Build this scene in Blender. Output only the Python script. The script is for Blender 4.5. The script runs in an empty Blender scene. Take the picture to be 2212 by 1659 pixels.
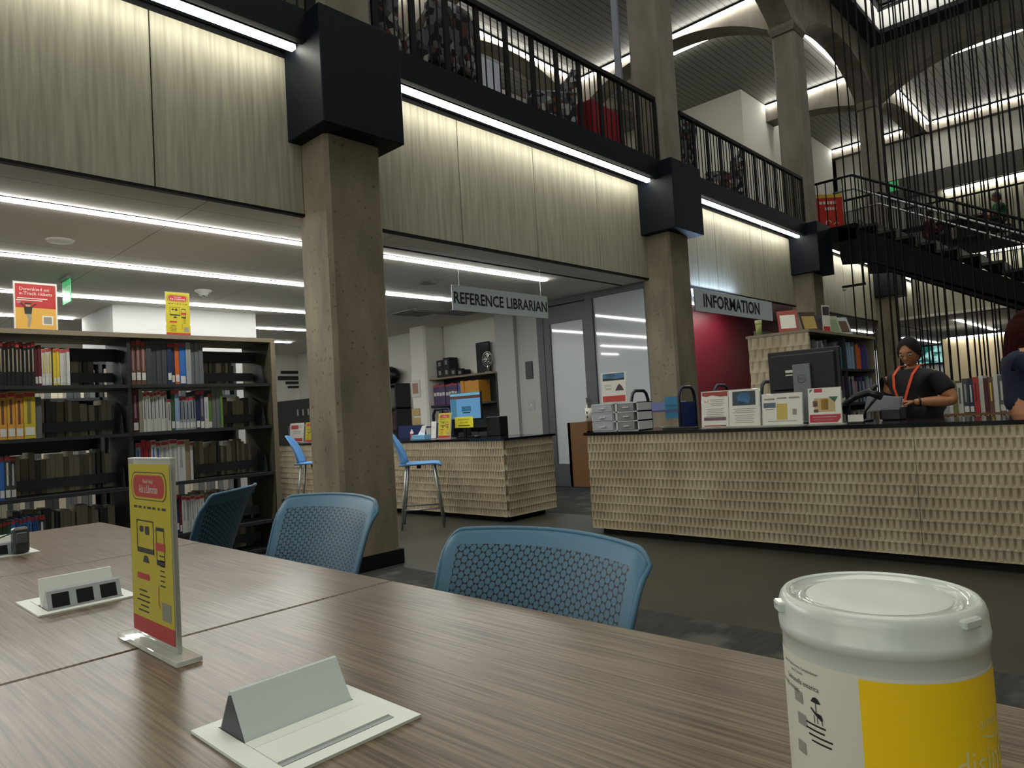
import bpy, math, random
from math import sin, cos, pi, radians as R
from mathutils import Vector, Matrix
random.seed(7)
S = bpy.context.scene
COL = S.collection
# ---------------------------------------------------------------- camera
Fpx = 1497.0
yaw, pitch, roll = .75506, .041989, -.059578
cf = Vector((cos(yaw)*cos(pitch), sin(yaw)*cos(pitch), sin(pitch)))
cr0 = Vector((sin(yaw), -cos(yaw), 0)); cu0 = cr0.cross(cf)
cr = cr0*cos(roll)+cu0*sin(roll); cu = -cr0*sin(roll)+cu0*cos(roll)
cam_d = bpy.data.cameras.new('camera'); cam = bpy.data.objects.new('camera', cam_d); COL.objects.link(cam)
mm = Matrix((cr, cu, -cf)).transposed().to_4x4(); mm.translation = Vector((0, 0, 1.10)); cam.matrix_world = mm
cam_d.sensor_fit = 'HORIZONTAL'; cam_d.sensor_width = 36.0; cam_d.lens = Fpx/2212*36.0
cam_d.clip_start = .02; cam_d.clip_end = 200
S.camera = cam
# ---------------------------------------------------------------- view, world, daylight
vs = S.view_settings; vs.view_transform = 'Standard'; vs.look = 'None'; vs.exposure = -.15; vs.gamma = 1.0; vs.use_curve_mapping = False
W = bpy.data.worlds.new('sky'); S.world = W; W.use_nodes = True
wn = W.node_tree.nodes; wl = W.node_tree.links; wn.clear()
wo = wn.new('ShaderNodeOutputWorld'); wb = wn.new('ShaderNodeBackground'); wl.new(wb.outputs[0], wo.inputs[0])
wt = wn.new('ShaderNodeTexCoord'); wnz = wn.new('ShaderNodeTexNoise'); wr = wn.new('ShaderNodeValToRGB')
wnz.inputs['Scale'].default_value = 3.5; wnz.inputs['Detail'].default_value = 5
wr.color_ramp.elements[0].position = .36; wr.color_ramp.elements[0].color = (.055, .14, .25, 1)
wr.color_ramp.elements[1].position = .46; wr.color_ramp.elements[1].color = (1, .94, .80, 1)
wl.new(wt.outputs['Generated'], wnz.inputs['Vector']); wl.new(wnz.outputs['Fac'], wr.inputs[0]); wl.new(wr.outputs[0], wb.inputs[0])
wb.inputs[1].default_value = 3.6
EM_COVE = 21.0; EM_CEIL = 50.0; EM_VAULT = 17.0
al = bpy.data.lights.new('skylight_daylight', 'AREA'); al.shape = 'RECTANGLE'; al.size = 19.0; al.size_y = 7.2; al.energy = 1; al.cycles.is_portal = True
alo = bpy.data.objects.new('skylight_daylight', al); COL.objects.link(alo); alo.location = (7.4, .35, 9.56)
for nm_, lx, ly, lc, rot in (('added_window_daylight', 9.0, 6.0, (-6.3, -.5, 4.2), (R(90), 0, R(-90))),):  # portal for the added, unseen window in the left wall
    a2 = bpy.data.lights.new(nm_, 'AREA'); a2.shape = 'RECTANGLE'; a2.size = lx; a2.size_y = ly; a2.energy = 1; a2.cycles.is_portal = True
    o2 = bpy.data.objects.new(nm_, a2); COL.objects.link(o2); o2.location = lc; o2.rotation_euler = rot
# ---------------------------------------------------------------- materials
def lin(h):
    if isinstance(h, str):
        h = h.lstrip('#'); c = [int(h[i:i+2], 16)/255 for i in (0, 2, 4)]
        return tuple(((v/12.92) if v <= .04045 else ((v+.055)/1.055)**2.4) for v in c)+(1,)
    return tuple(h)+(1,)
MC = {}
def M(name, col, rough=.6, metal=0, spec=.5, em=None, es=0, trans=0, alpha=1, ior=1.45, coat=0):
    if name in MC: return MC[name]
    m = bpy.data.materials.new(name); m.use_nodes = True; b = m.node_tree.nodes['Principled BSDF']
    b.inputs['Base Color'].default_value = lin(col); b.inputs['Roughness'].default_value = rough; b.inputs['Metallic'].default_value = metal
    b.inputs['Specular IOR Level'].default_value = spec; b.inputs['Transmission Weight'].default_value = trans; b.inputs['IOR'].default_value = ior
    b.inputs['Alpha'].default_value = alpha; b.inputs['Coat Weight'].default_value = coat
    if em: b.inputs['Emission Color'].default_value = lin(em); b.inputs['Emission Strength'].default_value = es
    MC[name] = m; return m
def EM(name, col, st):
    if name in MC: return MC[name]
    m = bpy.data.materials.new(name); m.use_nodes = True; n = m.node_tree.nodes; n.clear()
    o = n.new('ShaderNodeOutputMaterial'); e = n.new('ShaderNodeEmission'); e.inputs[0].default_value = lin(col); e.inputs[1].default_value = st
    m.node_tree.links.new(e.outputs[0], o.inputs[0]); MC[name] = m; return m
def N(name, c1, c2, scale=(1, 1, 1), ns=5, rough=.6, bump=0, detail=6, lo=.35, hi=.65, spec=.5, metal=0, coat=0, c3=None, ns3=30, t3=(.62, .68), bd=.01):
    """noise-coloured procedural material; c3 adds sparse small spots"""
    if name in MC: return MC[name]
    m = M(name, c1, rough, metal, spec, coat=coat); nt = m.node_tree; n = nt.nodes; l = nt.links; b = n['Principled BSDF']
    tc = n.new('ShaderNodeTexCoord'); mp = n.new('ShaderNodeMapping'); mp.inputs['Scale'].default_value = scale
    nz = n.new('ShaderNodeTexNoise'); nz.inputs['Scale'].default_value = ns; nz.inputs['Detail'].default_value = detail
    cr_ = n.new('ShaderNodeValToRGB'); e = cr_.color_ramp.elements
    e[0].position = lo; e[0].color = lin(c1); e[1].position = hi; e[1].color = lin(c2)
    l.new(tc.outputs['Object'], mp.inputs[0]); l.new(mp.outputs[0], nz.inputs['Vector']); l.new(nz.outputs['Fac'], cr_.inputs[0])
    out = cr_.outputs[0]
    if c3:
        n3 = n.new('ShaderNodeTexNoise'); n3.inputs['Scale'].default_value = ns3; n3.inputs['Detail'].default_value = 3
        mr = n.new('ShaderNodeMapRange'); mr.inputs[1].default_value = t3[0]; mr.inputs[2].default_value = t3[1]
        mx = n.new('ShaderNodeMixRGB'); mx.inputs[2].default_value = lin(c3)
        l.new(tc.outputs['Object'], n3.inputs['Vector']); l.new(n3.outputs['Fac'], mr.inputs[0]); l.new(mr.outputs[0], mx.inputs[0]); l.new(out, mx.inputs[1]); out = mx.outputs[0]
    l.new(out, b.inputs['Base Color'])
    if bump:
        bp = n.new('ShaderNodeBump'); bp.inputs['Strength'].default_value = bump; bp.inputs['Distance'].default_value = bd
        l.new(nz.outputs['Fac'], bp.inputs['Height']); l.new(bp.outputs[0], b.inputs['Normal'])
    return m
def PLANK(name, c1, pitch, axis='Y', line=.06, cl=(.01, .01, .01), rough=.5):
    """boards of one width with a dark groove between them"""
    if name in MC: return MC[name]
    m = M(name, c1, rough); nt = m.node_tree; n = nt.nodes; l = nt.links; b = n['Principled BSDF']
    tc = n.new('ShaderNodeTexCoord'); sx = n.new('ShaderNodeSeparateXYZ'); l.new(tc.outputs['Object'], sx.inputs[0])
    d = n.new('ShaderNodeMath'); d.operation = 'DIVIDE'; d.inputs[1].default_value = pitch; l.new(sx.outputs[axis], d.inputs[0])
    f = n.new('ShaderNodeMath'); f.operation = 'FRACT'; l.new(d.outputs[0], f.inputs[0])
    g = n.new('ShaderNodeMath'); g.operation = 'LESS_THAN'; g.inputs[1].default_value = line; l.new(f.outputs[0], g.inputs[0])
    mx = n.new('ShaderNodeMixRGB'); mx.inputs[1].default_value = lin(c1); mx.inputs[2].default_value = lin(cl)
    l.new(g.outputs[0], mx.inputs[0]); l.new(mx.outputs[0], b.inputs['Base Color']); return m
def GRID(name, c1, px, py, ox=0, oy=0, w=.006, cl='#6f6c64', rough=.8):
    """ceiling tiles: thin joints in X and Y"""
    m = M(name, c1, rough); nt = m.node_tree; n = nt.nodes; l = nt.links; b = n['Principled BSDF']
    tc = n.new('ShaderNodeTexCoord'); sx = n.new('ShaderNodeSeparateXYZ'); l.new(tc.outputs['Object'], sx.inputs[0]); outs = []
    for ax, p, o in (('X', px, ox), ('Y', py, oy)):
        a = n.new('ShaderNodeMath'); a.operation = 'SUBTRACT'; a.inputs[1].default_value = o; l.new(sx.outputs[ax], a.inputs[0])
        d = n.new('ShaderNodeMath'); d.operation = 'DIVIDE'; d.inputs[1].default_value = p; l.new(a.outputs[0], d.inputs[0])
        f = n.new('ShaderNodeMath'); f.operation = 'FRACT'; l.new(d.outputs[0], f.inputs[0])
        g = n.new('ShaderNodeMath'); g.operation = 'LESS_THAN'; g.inputs[1].default_value = w/p; l.new(f.outputs[0], g.inputs[0]); outs.append(g)
    mxm = n.new('ShaderNodeMath'); mxm.operation = 'MAXIMUM'; l.new(outs[0].outputs[0], mxm.inputs[0]); l.new(outs[1].outputs[0], mxm.inputs[1])
    mx = n.new('ShaderNodeMixRGB'); mx.inputs[1].default_value = lin(c1); mx.inputs[2].default_value = lin(cl)
    l.new(mxm.outputs[0], mx.inputs[0]); l.new(mx.outputs[0], b.inputs['Base Color']); return m
concrete = N('board_marked_concrete', '#857b68', '#6a6252', (1, 1, .35), 4, .85, .35, c3='#564d3f', ns3=34, t3=(.63, .72), bd=.006)
concrete_up = N('grey_concrete', '#88827a', '#726c60', (1, 1, .5), 3, .85, .25, bd=.006)
panel = N('vertical_grain_wall_panel', '#aba795', '#8f8b7b', (7, 7, .35), 6, .5, 0, detail=8, lo=.3, hi=.7)
slate = M('dark_slate_paint', '#0c131c', .55, spec=.2)
black = M('black_metal', '#08090a', .6, spec=.25)
blackp = M('black_plastic', '#0e0f11', .4)
white = M('white_paint', '#dddcd4', .8)
greyw = M('grey_wall_paint', '#a3a5a0', .75)
aframe = M('dark_aluminium_frame', '#4a4d4c', .45, .4)
tiles = GRID('ceiling_tiles', '#d6d2c8', 1.62, 1.64, .45, 4.98)
planks = PLANK('grooved_ceiling_boards', '#8b8b87', .135, 'Y', .09)
carpet = N('charcoal_carpet', '#302f2d', '#1e1e1d', (.6, 3, 1), 9, .95, .5, detail=8, lo=.3, hi=.7, c3='#4a4845', ns3=4, t3=(.52, .7))
polish = N('polished_floor', '#383731', '#302f2b', (1, 1, 1), 1.5, .36, 0, spec=.4)
tablewood = None
chrome = M('chrome', '#c8c8c8', .22, 1)
silver = M('satin_silver', '#9ba0a2', .35, .8)
# ---------------------------------------------------------------- mesh builder
class MB:
    def __init__(s): s.v = []; s.f = []; s.m = []; s.smooth = []
    def add(s, vs, fs, m=0, sm=False):
        o = len(s.v); s.v += [tuple(p) for p in vs]; s.f += [tuple(i+o for i in f) for f in fs]; s.m += [m]*len(fs); s.smooth += [sm]*len(fs); return s
    def box(s, x0, x1, y0, y1, z0, z1, m=0):
        vs = [(x, y, z) for x in (x0, x1) for y in (y0, y1) for z in (z0, z1)]
        return s.add(vs, [(0, 1, 3, 2), (4, 6, 7, 5), (0, 4, 5, 1), (2, 3, 7, 6), (0, 2, 6, 4), (1, 5, 7, 3)], m)
    def cbox(s, x0, x1, y0, y1, z0, z1, c=.004, m=0):
        """box with chamfered edges"""
        vs = []; 
        X = (x0, x1); Y = (y0, y1); Z = (z0, z1); idx = {}
        for i in (0, 1):
            for j in (0, 1):
                for k in (0, 1):
                    sx = c if i == 0 else -c; sy = c if j == 0 else -c; sz = c if k == 0 else -c
                    for a, p in enumerate(((X[i], Y[j]+sy, Z[k]+sz), (X[i]+sx, Y[j], Z[k]+sz), (X[i]+sx, Y[j]+sy, Z[k]))):
                        idx[(i, j, k, a)] = len(vs); vs.append(p)
        g = idx; fs = []
        for i in (0, 1): fs.append((g[i, 0, 0, 0], g[i, 1, 0, 0], g[i, 1, 1, 0], g[i, 0, 1, 0]))
        for j in (0, 1): fs.append((g[0, j, 0, 1], g[1, j, 0, 1], g[1, j, 1, 1], g[0, j, 1, 1]))
        for k in (0, 1): fs.append((g[0, 0, k, 2], g[1, 0, k, 2], g[1, 1, k, 2], g[0, 1, k, 2]))
        for i in (0, 1):
            for j in (0, 1):
                fs.append((g[i, j, 0, 0], g[i, j, 0, 1], g[i, j, 1, 1], g[i, j, 1, 0]))
                fs.append((g[i, 0, j, 0], g[i, 1, j, 0], g[i, 1, j, 2], g[i, 0, j, 2]))
                fs.append((g[0, i, j, 1], g[1, i, j, 1], g[1, i, j, 2], g[0, i, j, 2]))
                for k in (0, 1): fs.append((g[i, j, k, 0], g[i, j, k, 1], g[i, j, k, 2]))
        return s.add(vs, fs, m)
    def quad(s, a, b, c, d, m=0): return s.add([a, b, c, d], [(0, 1, 2, 3)], m)
    def prism(s, poly, a0, a1, axis='Z', m=0):
        """poly extruded along axis; poly is in the two other axes, in X,Y,Z order"""
        def P(p, a): return {'Z': (p[0], p[1], a), 'Y': (p[0], a, p[1]), 'X': (a, p[0], p[1])}[axis]
        n = len(poly); vs = [P(p, a0) for p in poly]+[P(p, a1) for p in poly]
        return s.add(vs, [tuple(range(n)), tuple(range(n, 2*n))]+[(i, (i+1) % n, n+(i+1) % n, n+i) for i in range(n)], m)
    def cyl(s, p0, p1, r, n=10, r1=None, m=0, cap=True):
        return s.tube([p0, p1], [r, r if r1 is None else r1], n, m, cap)
    def tube(s, pts, r, n=8, m=0, cap=True):
        pts = [Vector(p) for p in pts]; rs = r if isinstance(r, (list, tuple)) else [r]*len(pts); vs = []; pn = None
        for i, p in enumerate(pts):
            t = (pts[min(i+1, len(pts)-1)]-pts[max(i-1, 0)]).normalized()
            if pn is None:
                a = Vector((0, 0, 1)) if abs(t.z) < .9 else Vector((1, 0, 0)); pn = t.cross(a).normalized()
            pn = (pn-t*pn.dot(t)).normalized(); q = t.cross(pn)
            for k in range(n):
                a = 2*pi*k/n; vs.append(p+(pn*cos(a)+q*sin(a))*rs[i])
        fs = [(i*n+k, i*n+(k+1) % n, (i+1)*n+(k+1) % n, (i+1)*n+k) for i in range(len(pts)-1) for k in range(n)]
        s.add(vs, fs, m, n > 6)
        if cap:
            o = len(s.v)-len(vs)
            s.f += [tuple(o+k for k in range(n)), tuple(o+(len(pts)-1)*n+k for k in range(n))]; s.m += [m, m]; s.smooth += [False, False]
        return s
    def lathe(s, prof, c=(0, 0, 0), n=32, m=0, mats=None):
        vs = []
        for r, z in prof:
            for k in range(n): a = 2*pi*k/n; vs.append((c[0]+r*cos(a), c[1]+r*sin(a), c[2]+z))
        for i in range(len(prof)-1):
            fs = [(i*n+k, i*n+(k+1) % n, (i+1)*n+(k+1) % n, (i+1)*n+k) for k in range(n)]
            if i == 0: s.add(vs, fs, mats[i] if mats else m, True); o = len(s.v)-len(vs)
            else: s.f += [tuple(q+o for q in f) for f in fs]; s.m += [mats[i] if mats else m]*n; s.smooth += [True]*n
        return s
    def ball(s, c, rx, ry=None, rz=None, n=14, m=0):
        ry = ry or rx; rz = rz or rx; vs = []; fs = []
        h = n//2
        for i in range(h+1):
            t = pi*i/h
            for k in range(n): a = 2*pi*k/n; vs.append((c[0]+rx*sin(t)*cos(a), c[1]+ry*sin(t)*sin(a), c[2]+rz*cos(t)))
        for i in range(h):
            for k in range(n): fs.append((i*n+k, (i+1)*n+k, (i+1)*n+(k+1) % n, i*n+(k+1) % n))
        return s.add(vs, fs, m, True)
    def grid(s, fn, nu, nv, m=0, sm=True):
        vs = [fn(i/nu, j/nv) for j in range(nv+1) for i in range(nu+1)]
        return s.add(vs, [(j*(nu+1)+i, j*(nu+1)+i+1, (j+1)*(nu+1)+i+1, (j+1)*(nu+1)+i) for j in range(nv) for i in range(nu)], m, sm)
    def text(s, body, size, fn, m=0, align='CENTER', sx=1.0, depth=0, bold=0):
        """fn maps the flat letter coordinates (u right, v up) onto a point"""
        cu_ = bpy.data.curves.new('t', 'FONT'); cu_.body = body; cu_.size = size; cu_.align_x = align; cu_.align_y = 'CENTER'; cu_.resolution_u = 2; cu_.offset = bold
        ob = bpy.data.objects.new('t', cu_); COL.objects.link(ob); dg = bpy.context.evaluated_depsgraph_get(); dg.update()
        me = bpy.data.meshes.new_from_object(ob.evaluated_get(dg))
        s.add([fn(v.co.x*sx, v.co.y) for v in me.vertices], [tuple(p.vertices) for p in me.polygons], m)
        bpy.data.meshes.remove(me); bpy.data.objects.remove(ob); bpy.data.curves.remove(cu_); return s
    def xf(s, mat):
        s.v = [tuple(mat @ Vector(p)) for p in s.v]; return s
    def build(s, name, mats, parent=None, loc=None, label=None, cat=None, group=None, kind=None, solid=0, sub=0, rz=0):
        me = bpy.data.meshes.new(name); me.from_pydata(s.v, [], s.f)
        for m in (mats if isinstance(mats, (list, tuple)) else [mats]): me.materials.append(m)
        me.polygons.foreach_set('material_index', s.m); me.polygons.foreach_set('use_smooth', s.smooth)
        me.validate(); me.update()
        import bmesh
        if len(me.polygons) < 30000:
            b = bmesh.new(); b.from_mesh(me); bmesh.ops.recalc_face_normals(b, faces=b.faces); b.to_mesh(me); b.free()
        o = bpy.data.objects.new(name, me); COL.objects.link(o)
        if parent: o.parent = parent
        if loc: o.location = loc
        if rz: o.rotation_euler.z = rz
        if solid: md = o.modifiers.new('thick', 'SOLIDIFY'); md.thickness = solid; md.offset = 0
        if sub: md = o.modifiers.new('sub', 'SUBSURF'); md.levels = sub; md.render_levels = sub
        tag(o, label, cat, group, kind); return o
def tag(o, label=None, cat=None, group=None, kind=None):
    for k, v in (('label', label), ('category', cat), ('group', group), ('kind', kind)):
        if v: o[k] = v
    return o
def thing(name, label, cat, loc=(0, 0, 0), rz=0, group=None, rx=0, ry=0):
    o = bpy.data.objects.new(name, None); COL.objects.link(o); o.location = loc; o.rotation_euler = (rx, ry, rz); o.empty_display_size = .05
    return tag(o, label, cat, group)
def copy_tree(o, parent=None):
    c = o.copy(); COL.objects.link(c); c.parent = parent
    for ch in [x for x in o.children]: copy_tree(ch, c)
    return c
def struct(name, mb, mats, label=None, cat=None):
    return mb.build(name, mats, label=label, cat=cat, kind='structure')
# ================================================================ THE BUILDING
XC = [-1.82, 3.04, 7.90, 12.76, 17.61, 22.47]
YF = 4.37                                           # face of the columns on the atrium side
# ---- floors
struct('floor', MB().box(-6, 3.2, -6, 14.2, -.12, 0), carpet)
struct('floor', MB().box(3.2, 5.75, -6, 14.2, -.12, 0), polish)
struct('floor', MB().box(5.75, 31, -6, 14.2, -.12, 0), carpet)
struct('floor_upper', MB().box(-6, 31, 4.42, 14.2, 4.0, 4.1).box(17.47, 31, -6, 4.42, 4.0, 4.1), carpet)
# ---- ground floor ceilings and upper ceilings
struct('ceiling', MB().box(-6, 31, 4.74, 14.2, 2.70, 2.76), tiles)
struct('ceiling', MB().box(17.79, 31, -6, 4.74, 2.70, 2.76), tiles)
for i in range(len(XC)-1):
    x0, x1 = XC[i]+.25, XC[i+1]-.25
    for y0, y1 in ((4.79, 9.2), (9.65, 14.2)):
        struct('ceiling_boards', MB().box(x0, x1, y0, y1, 8.55, 8.62), planks)
struct('ceiling_boards', MB().box(17.86, 22.22, -6, 4.37, 8.55, 8.62), planks)
struct('ceiling_boards', MB().box(22.72, 31, -6, 14.2, 8.55, 8.62), planks)
# ---- outer walls
struct('wall_back', MB().box(-6, 31, 14.2, 14.35, 0, 9), white)
struct('wall_left', MB().box(-6.15, -6, -6, -5, 0, 9).box(-6.15, -6, 4, 14.2, 0, 9).box(-6.15, -6, -5, 4, 0, 1.2).box(-6.15, -6, -5, 4, 7.2, 9), white)
struct('wall_front', MB().box(-6, 31, -6.15, -6, 0, 9), white)
struct('wall_right', MB().box(31, 31.15, -6, 14.2, 0, 9), white)
# ---- columns
def column(x, y, front=True, lower=None):
    w = .25
    t = thing('concrete_column', 'board-marked concrete column', 'column', (x, y, 0)); t['kind'] = 'structure'
    MB().cbox(-w, w, -.21, .21, 0, 4.1, .03).build('lower_shaft', lower or concrete, t)
    MB().cbox(-w+.01, w-.01, -.215, .205, 4.1, 7.66, .045).build('upper_shaft', concrete_up, t)
    m = MB(); q = [(w-.01, .2), (w+.03, .24), (w+.03, .24), (.14, .2)]; zz = [7.66, 7.74, 7.80, 8.0]
    vs = [(sx*a, sy*b, z) for (a, b), z in zip(q, zz) for sx, sy in ((-1, -1), (1, -1), (1, 1), (-1, 1))]
    m.add(vs, [(i*4+k, i*4+(k+1) % 4, i*4+4+(k+1) % 4, i*4+4+k) for i in range(3) for k in range(4)]+[(0, 1, 2, 3), (12, 13, 14, 15)])
    m.box(-w, w, -.21, .21, 7.9, 9.0); m.build('capital', concrete_up, t)
    MB().box(-w-.015, w+.015, -.225, .225, 0, .11).build('plinth', black, t)
    return t
lab = {1: 'concrete column rising beside the blue chairs at the left', 2: 'concrete column behind the long patterned desk', 3: 'concrete column behind the tall patterned bookcase', 4: 'farthest concrete column behind the hanging stair rods'}
for i, x in enumerate(XC[:5]):
    t = column(x, YF+.21)
    if i in lab: t['label'] = lab[i]
for x, y in [(XC[i], 9.42) for i in range(2, 5)]+[(17.61, -.28)]: column(x, y, lower=white if x < 10 else None)
# ---- dark boxes around the columns, fascia beams, wall panels, cove lights
def linear_light(x0, x1, y0, y1, z0, z1, label, group, strength, mat, axis='X', housing=True, hz=.02):
    cx, cy = (x0+x1)/2, (y0+y1)/2
    t = thing('linear_light', label, 'light', (cx, cy, z0), group=group)
    MB().box(x0-cx, x1-cx, y0-cy, y1-cy, 0, z1-z0-hz).build('diffuser', mat, t)
    if housing: MB().box(x0-cx-.006, x1-cx+.006, y0-cy-.006, y1-cy+.006, z1-z0-hz, z1-z0).build('housing', black, t)
    return t
cove = EM('cove_light', (1, .97, .84), EM_COVE); ceilm = EM('ceiling_light', (1, .99, .95), EM_CEIL); vault = EM('vault_light', (1, .97, .88), EM_VAULT)
nth = ['beyond the left edge', 'above the left bookcase bay', 'above the reference desk bay', 'above the red wall bay', 'beside the stair landing', 'at the far end']
for i, x in enumerate(XC):
    struct('column_box', MB().cbox(x-.36, x+.36, 4.20, 4.715, 3.25, 4.12, .006), slate)
seams = {0: [.6, 1.71], 1: [4.44, 5.52, 6.63], 2: [9.57, 10.8], 3: [14.0, 15.2, 16.4], 4: [19, 20.2, 21.4]}
for i in range(-1, 5):
    x0 = (XC[i]+.25) if i >= 0 else -6; x1 = XC[i+1]-.25
    m = MB(); xs = [x0]+seams.get(i, [])+[x1]
    for a, b in zip(xs[:-1], xs[1:]): m.box(a+.005, b-.005, 4.70, 4.72, 2.715, 3.9)
    m.box(x0, x1, 4.722, 4.74, 2.70, 3.99, 1)
    struct('wall_panels', m, [panel, black])
    struct('trim_%d' % (i+2), MB().box(x0, x1, 4.692, 4.735, 2.695, 2.715), black)
    fx0 = XC[i]+.36 if i >= 0 else -6; fx1 = XC[i+1]-.36
    struct('fascia_beam', MB().box(fx0, fx1, 4.38, 4.44, 3.90, 4.14), slate); struct('fascia_soffit', MB().box(fx0, fx1, 4.442, 4.69, 3.945, 4.0), slate)
    if i >= 0: linear_light(fx0+.02, fx1-.02, 4.50, 4.55, 3.885, 3.94, 'bright cove light strip under the dark fascia, '+nth[i+1], 'cove lights under the fascia', 0, cove)
# the same front on the far side of the atrium (runs along Y)
def fx(y0, y1, ys, t):
    m = MB()
    for a, b in zip([y0]+ys, ys+[y1]): m.box(17.93, 17.95, a+.003, b-.003, 2.715, 3.9)
    m.box(17.952, 17.97, y0, y1, 2.70, 3.99, 1); struct('wall_panels', m, [panel, black])
    struct('trim_%d' % t, MB().box(17.925, 17.965, y0, y1, 2.695, 2.715), black)
    struct('fascia_beam', MB().box(17.41, 17.49, y0, y1, 3.9, 4.14), slate); struct('fascia_soffit', MB().box(17.492, 17.92, y0, y1, 3.945, 4.0), slate)
    linear_light(17.63, 17.68, y0+.1, y1-.1, 3.885, 3.94, 'cove light strip on the far side behind the stair rods', 'cove lights of the far gallery', 0, cove)
fx(-.1, 4.1, [.9, 2.0, 3.1], 8); fx(-5, -.5, [-2, -3.5], 9)
struct('column_box', MB().cbox(17.25, 17.97, -.64, .08, 3.25, 4.12, .006), slate)
# ---- concrete beams with arched undersides under the roof
def arch(u0, u1, flat=False, zs=7.80, za=8.46, n=18, top=9.0):
    if flat: return [(u0, top), (u0, 8.28), (u1, 8.28), (u1, top)]
    p = [(u0, top), (u0, zs)]
    for k in range(1, n):
        t = -1+2*k/n; p.append((u0+(u1-u0)*k/n, zs+(za-zs)*(1-abs(t)**2.3)))
    return p+[(u1, zs), (u1, top)]
def beam(axis, u0, u1, a0, a1, flat=False, mat=None, za=8.46, half=None):
    m = MB()
    pl = half if half else arch(u0, u1, flat, za=za); k = len(pl)
    m.prism(pl, a0, a1, 'Y' if axis == 'X' else 'X')
    struct('arched_beam', m, mat or concrete_up)
for i in range(0, 5):
    beam('X', XC[i]+.25, XC[i+1]-.25, 4.37, 4.79, half=None if i < 4 else [(17.86, 9.0), (17.86, 7.8), (18.3, 7.98), (18.8, 8.12), (19.4, 8.22), (20.2, 8.29), (22.22, 8.29), (22.22, 9.0)])
    if i >= 1: beam('X', XC[i]+.25, XC[i+1]-.25, 9.2, 9.64)
for i in range(1, 6):
    beam('Y', 4.79, 9.2, XC[i]-.24, XC[i]+.24, flat=(i == 5), za=8.12 if i == 4 else 8.46)
    beam('Y', 9.64, 14.2, XC[i]-.24, XC[i]+.24, flat=(i == 5))
beam('Y', -.07, 4.37, 17.37, 17.85); beam('Y', -5.0, -.49, 17.37, 17.85)
beam('Y', -.07, 4.37, 22.23, 22.71, True); beam('Y', -5.0, -.49, 22.23, 22.71, True)
# LED lines where the beams meet the boards
def led(x0, x1, y0, y1, where, zz=8.45):
    t = thing('led_strip', 'thin bright strip light at the board ceiling '+where, 'light', ((x0+x1)/2, (y0+y1)/2, zz), group='strip lights along the upper ceiling '+where)
    a, b = (x1-x0)/2, (y1-y0)/2
    h_ = (8.549-zz)/2; MB().box(-a, a, -b, b, 0, h_).build('diffuser', vault, t); MB().box(-a, a, -b, b, h_, 2*h_).build('housing', black, t)
for i in range(1, 5):
    x0, x1 = XC[i]+.3, XC[i+1]-.3
    if i < 4: led(x0, x1, 4.82, 4.87, 'inside the front arches')
    if i in (1, 2): led(x0, x1, 9.12, 9.17, 'over the second arch row')
for i in range(1, 6):
    led(XC[i]-.33, XC[i]-.28, 4.95, 9.05 if i < 4 else 6.88, 'on the near side of the cross beams')
    if i < 5: led(XC[i]+.28, XC[i]+.33, 4.95, 9.05 if i < 4 else 6.88, 'on the far side of the cross beams')
led(17.9, 22.1, 4.28, 4.33, 'beside the end column'); led(22.13, 22.18, 0, 4.2, 'above the far white wall'); led(17.92, 17.97, 0, 4.25, 'behind the right-hand arch'); led(22.13, 22.18, -4.8, -.6, 'above the far white wall'); 
# ---- roof over the atrium with the skylight
OX0, OX1, OY0, OY1 = -2.4, 16.86, -3.3, 4.05  # opening lengthened out of view so more daylight reaches the near table
roofm = M('dark_roof_paint', '#34363a', .8)
m = MB(); m.box(-6, 17.4, OY1, 4.4, 9.0, 9.1).box(-6, OX0, -6, OY1, 9.0, 9.1).box(OX0, OX1, -6, OY0, 9.0, 9.1).box(OX1, 17.4, -6, OY1, 9.0, 9.1)
struct('ceiling_atrium', m, roofm)
struct('ceiling_slab', MB().box(-6, 31, 4.4, 14.3, 9.0, 9.1).box(17.4, 31, -6, 4.4, 9.0, 9.1), roofm)
m = MB(); t_ = .08
m.box(OX0-t_, OX1+t_, OY1, OY1+t_, 9.1, 9.49).box(OX0-t_, OX1+t_, OY0-t_, OY0, 9.1, 9.49).box(OX0-t_, OX0, OY0, OY1, 9.1, 9.49).box(OX1, OX1+t_, OY0, OY1, 9.1, 9.49)
tg = bpy.data.materials.new('translucent_glazing'); tg.use_nodes = True; n_ = tg.node_tree.nodes; n_.clear(); l_ = tg.node_tree.links
o_ = n_.new('ShaderNodeOutputMaterial'); a_ = n_.new('ShaderNodeBsdfTranslucent'); d_ = n_.new('ShaderNodeBsdfDiffuse'); mx_ = n_.new('ShaderNodeMixShader'); mx_.inputs[0].default_value = .25
a_.inputs[0].default_value = (.95, .96, .96, 1); l_.new(a_.outputs[0], mx_.inputs[1]); l_.new(d_.outputs[0], mx_.inputs[2]); l_.new(mx_.outputs[0], o_.inputs[0])
struct('skylight_curb', m, tg)
m = MB()
for k in range(11): x = OX1-.04-k*1.9; m.box(x-.035, x+.035, OY0, OY1, 9.49, 9.55)
for y in (OY1-.05, 2.2, .35, -1.5, OY0+.05): m.box(OX0, OX1, y-.035, y+.035, 9.49, 9.55)
sk = m.build('window_1', M('skylight_frame', '#2d3440', .5)); tag(sk, kind='structure')
gm = bpy.data.materials.new('clear_glass'); gm.use_nodes = True; n_ = gm.node_tree.nodes; n_.clear(); l_ = gm.node_tree.links
o_ = n_.new('ShaderNodeOutputMaterial'); a_ = n_.new('ShaderNodeBsdfTransparent'); g_ = n_.new('ShaderNodeBsdfGlossy'); mx_ = n_.new('ShaderNodeMixShader'); lw_ = n_.new('ShaderNodeFresnel')
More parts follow.
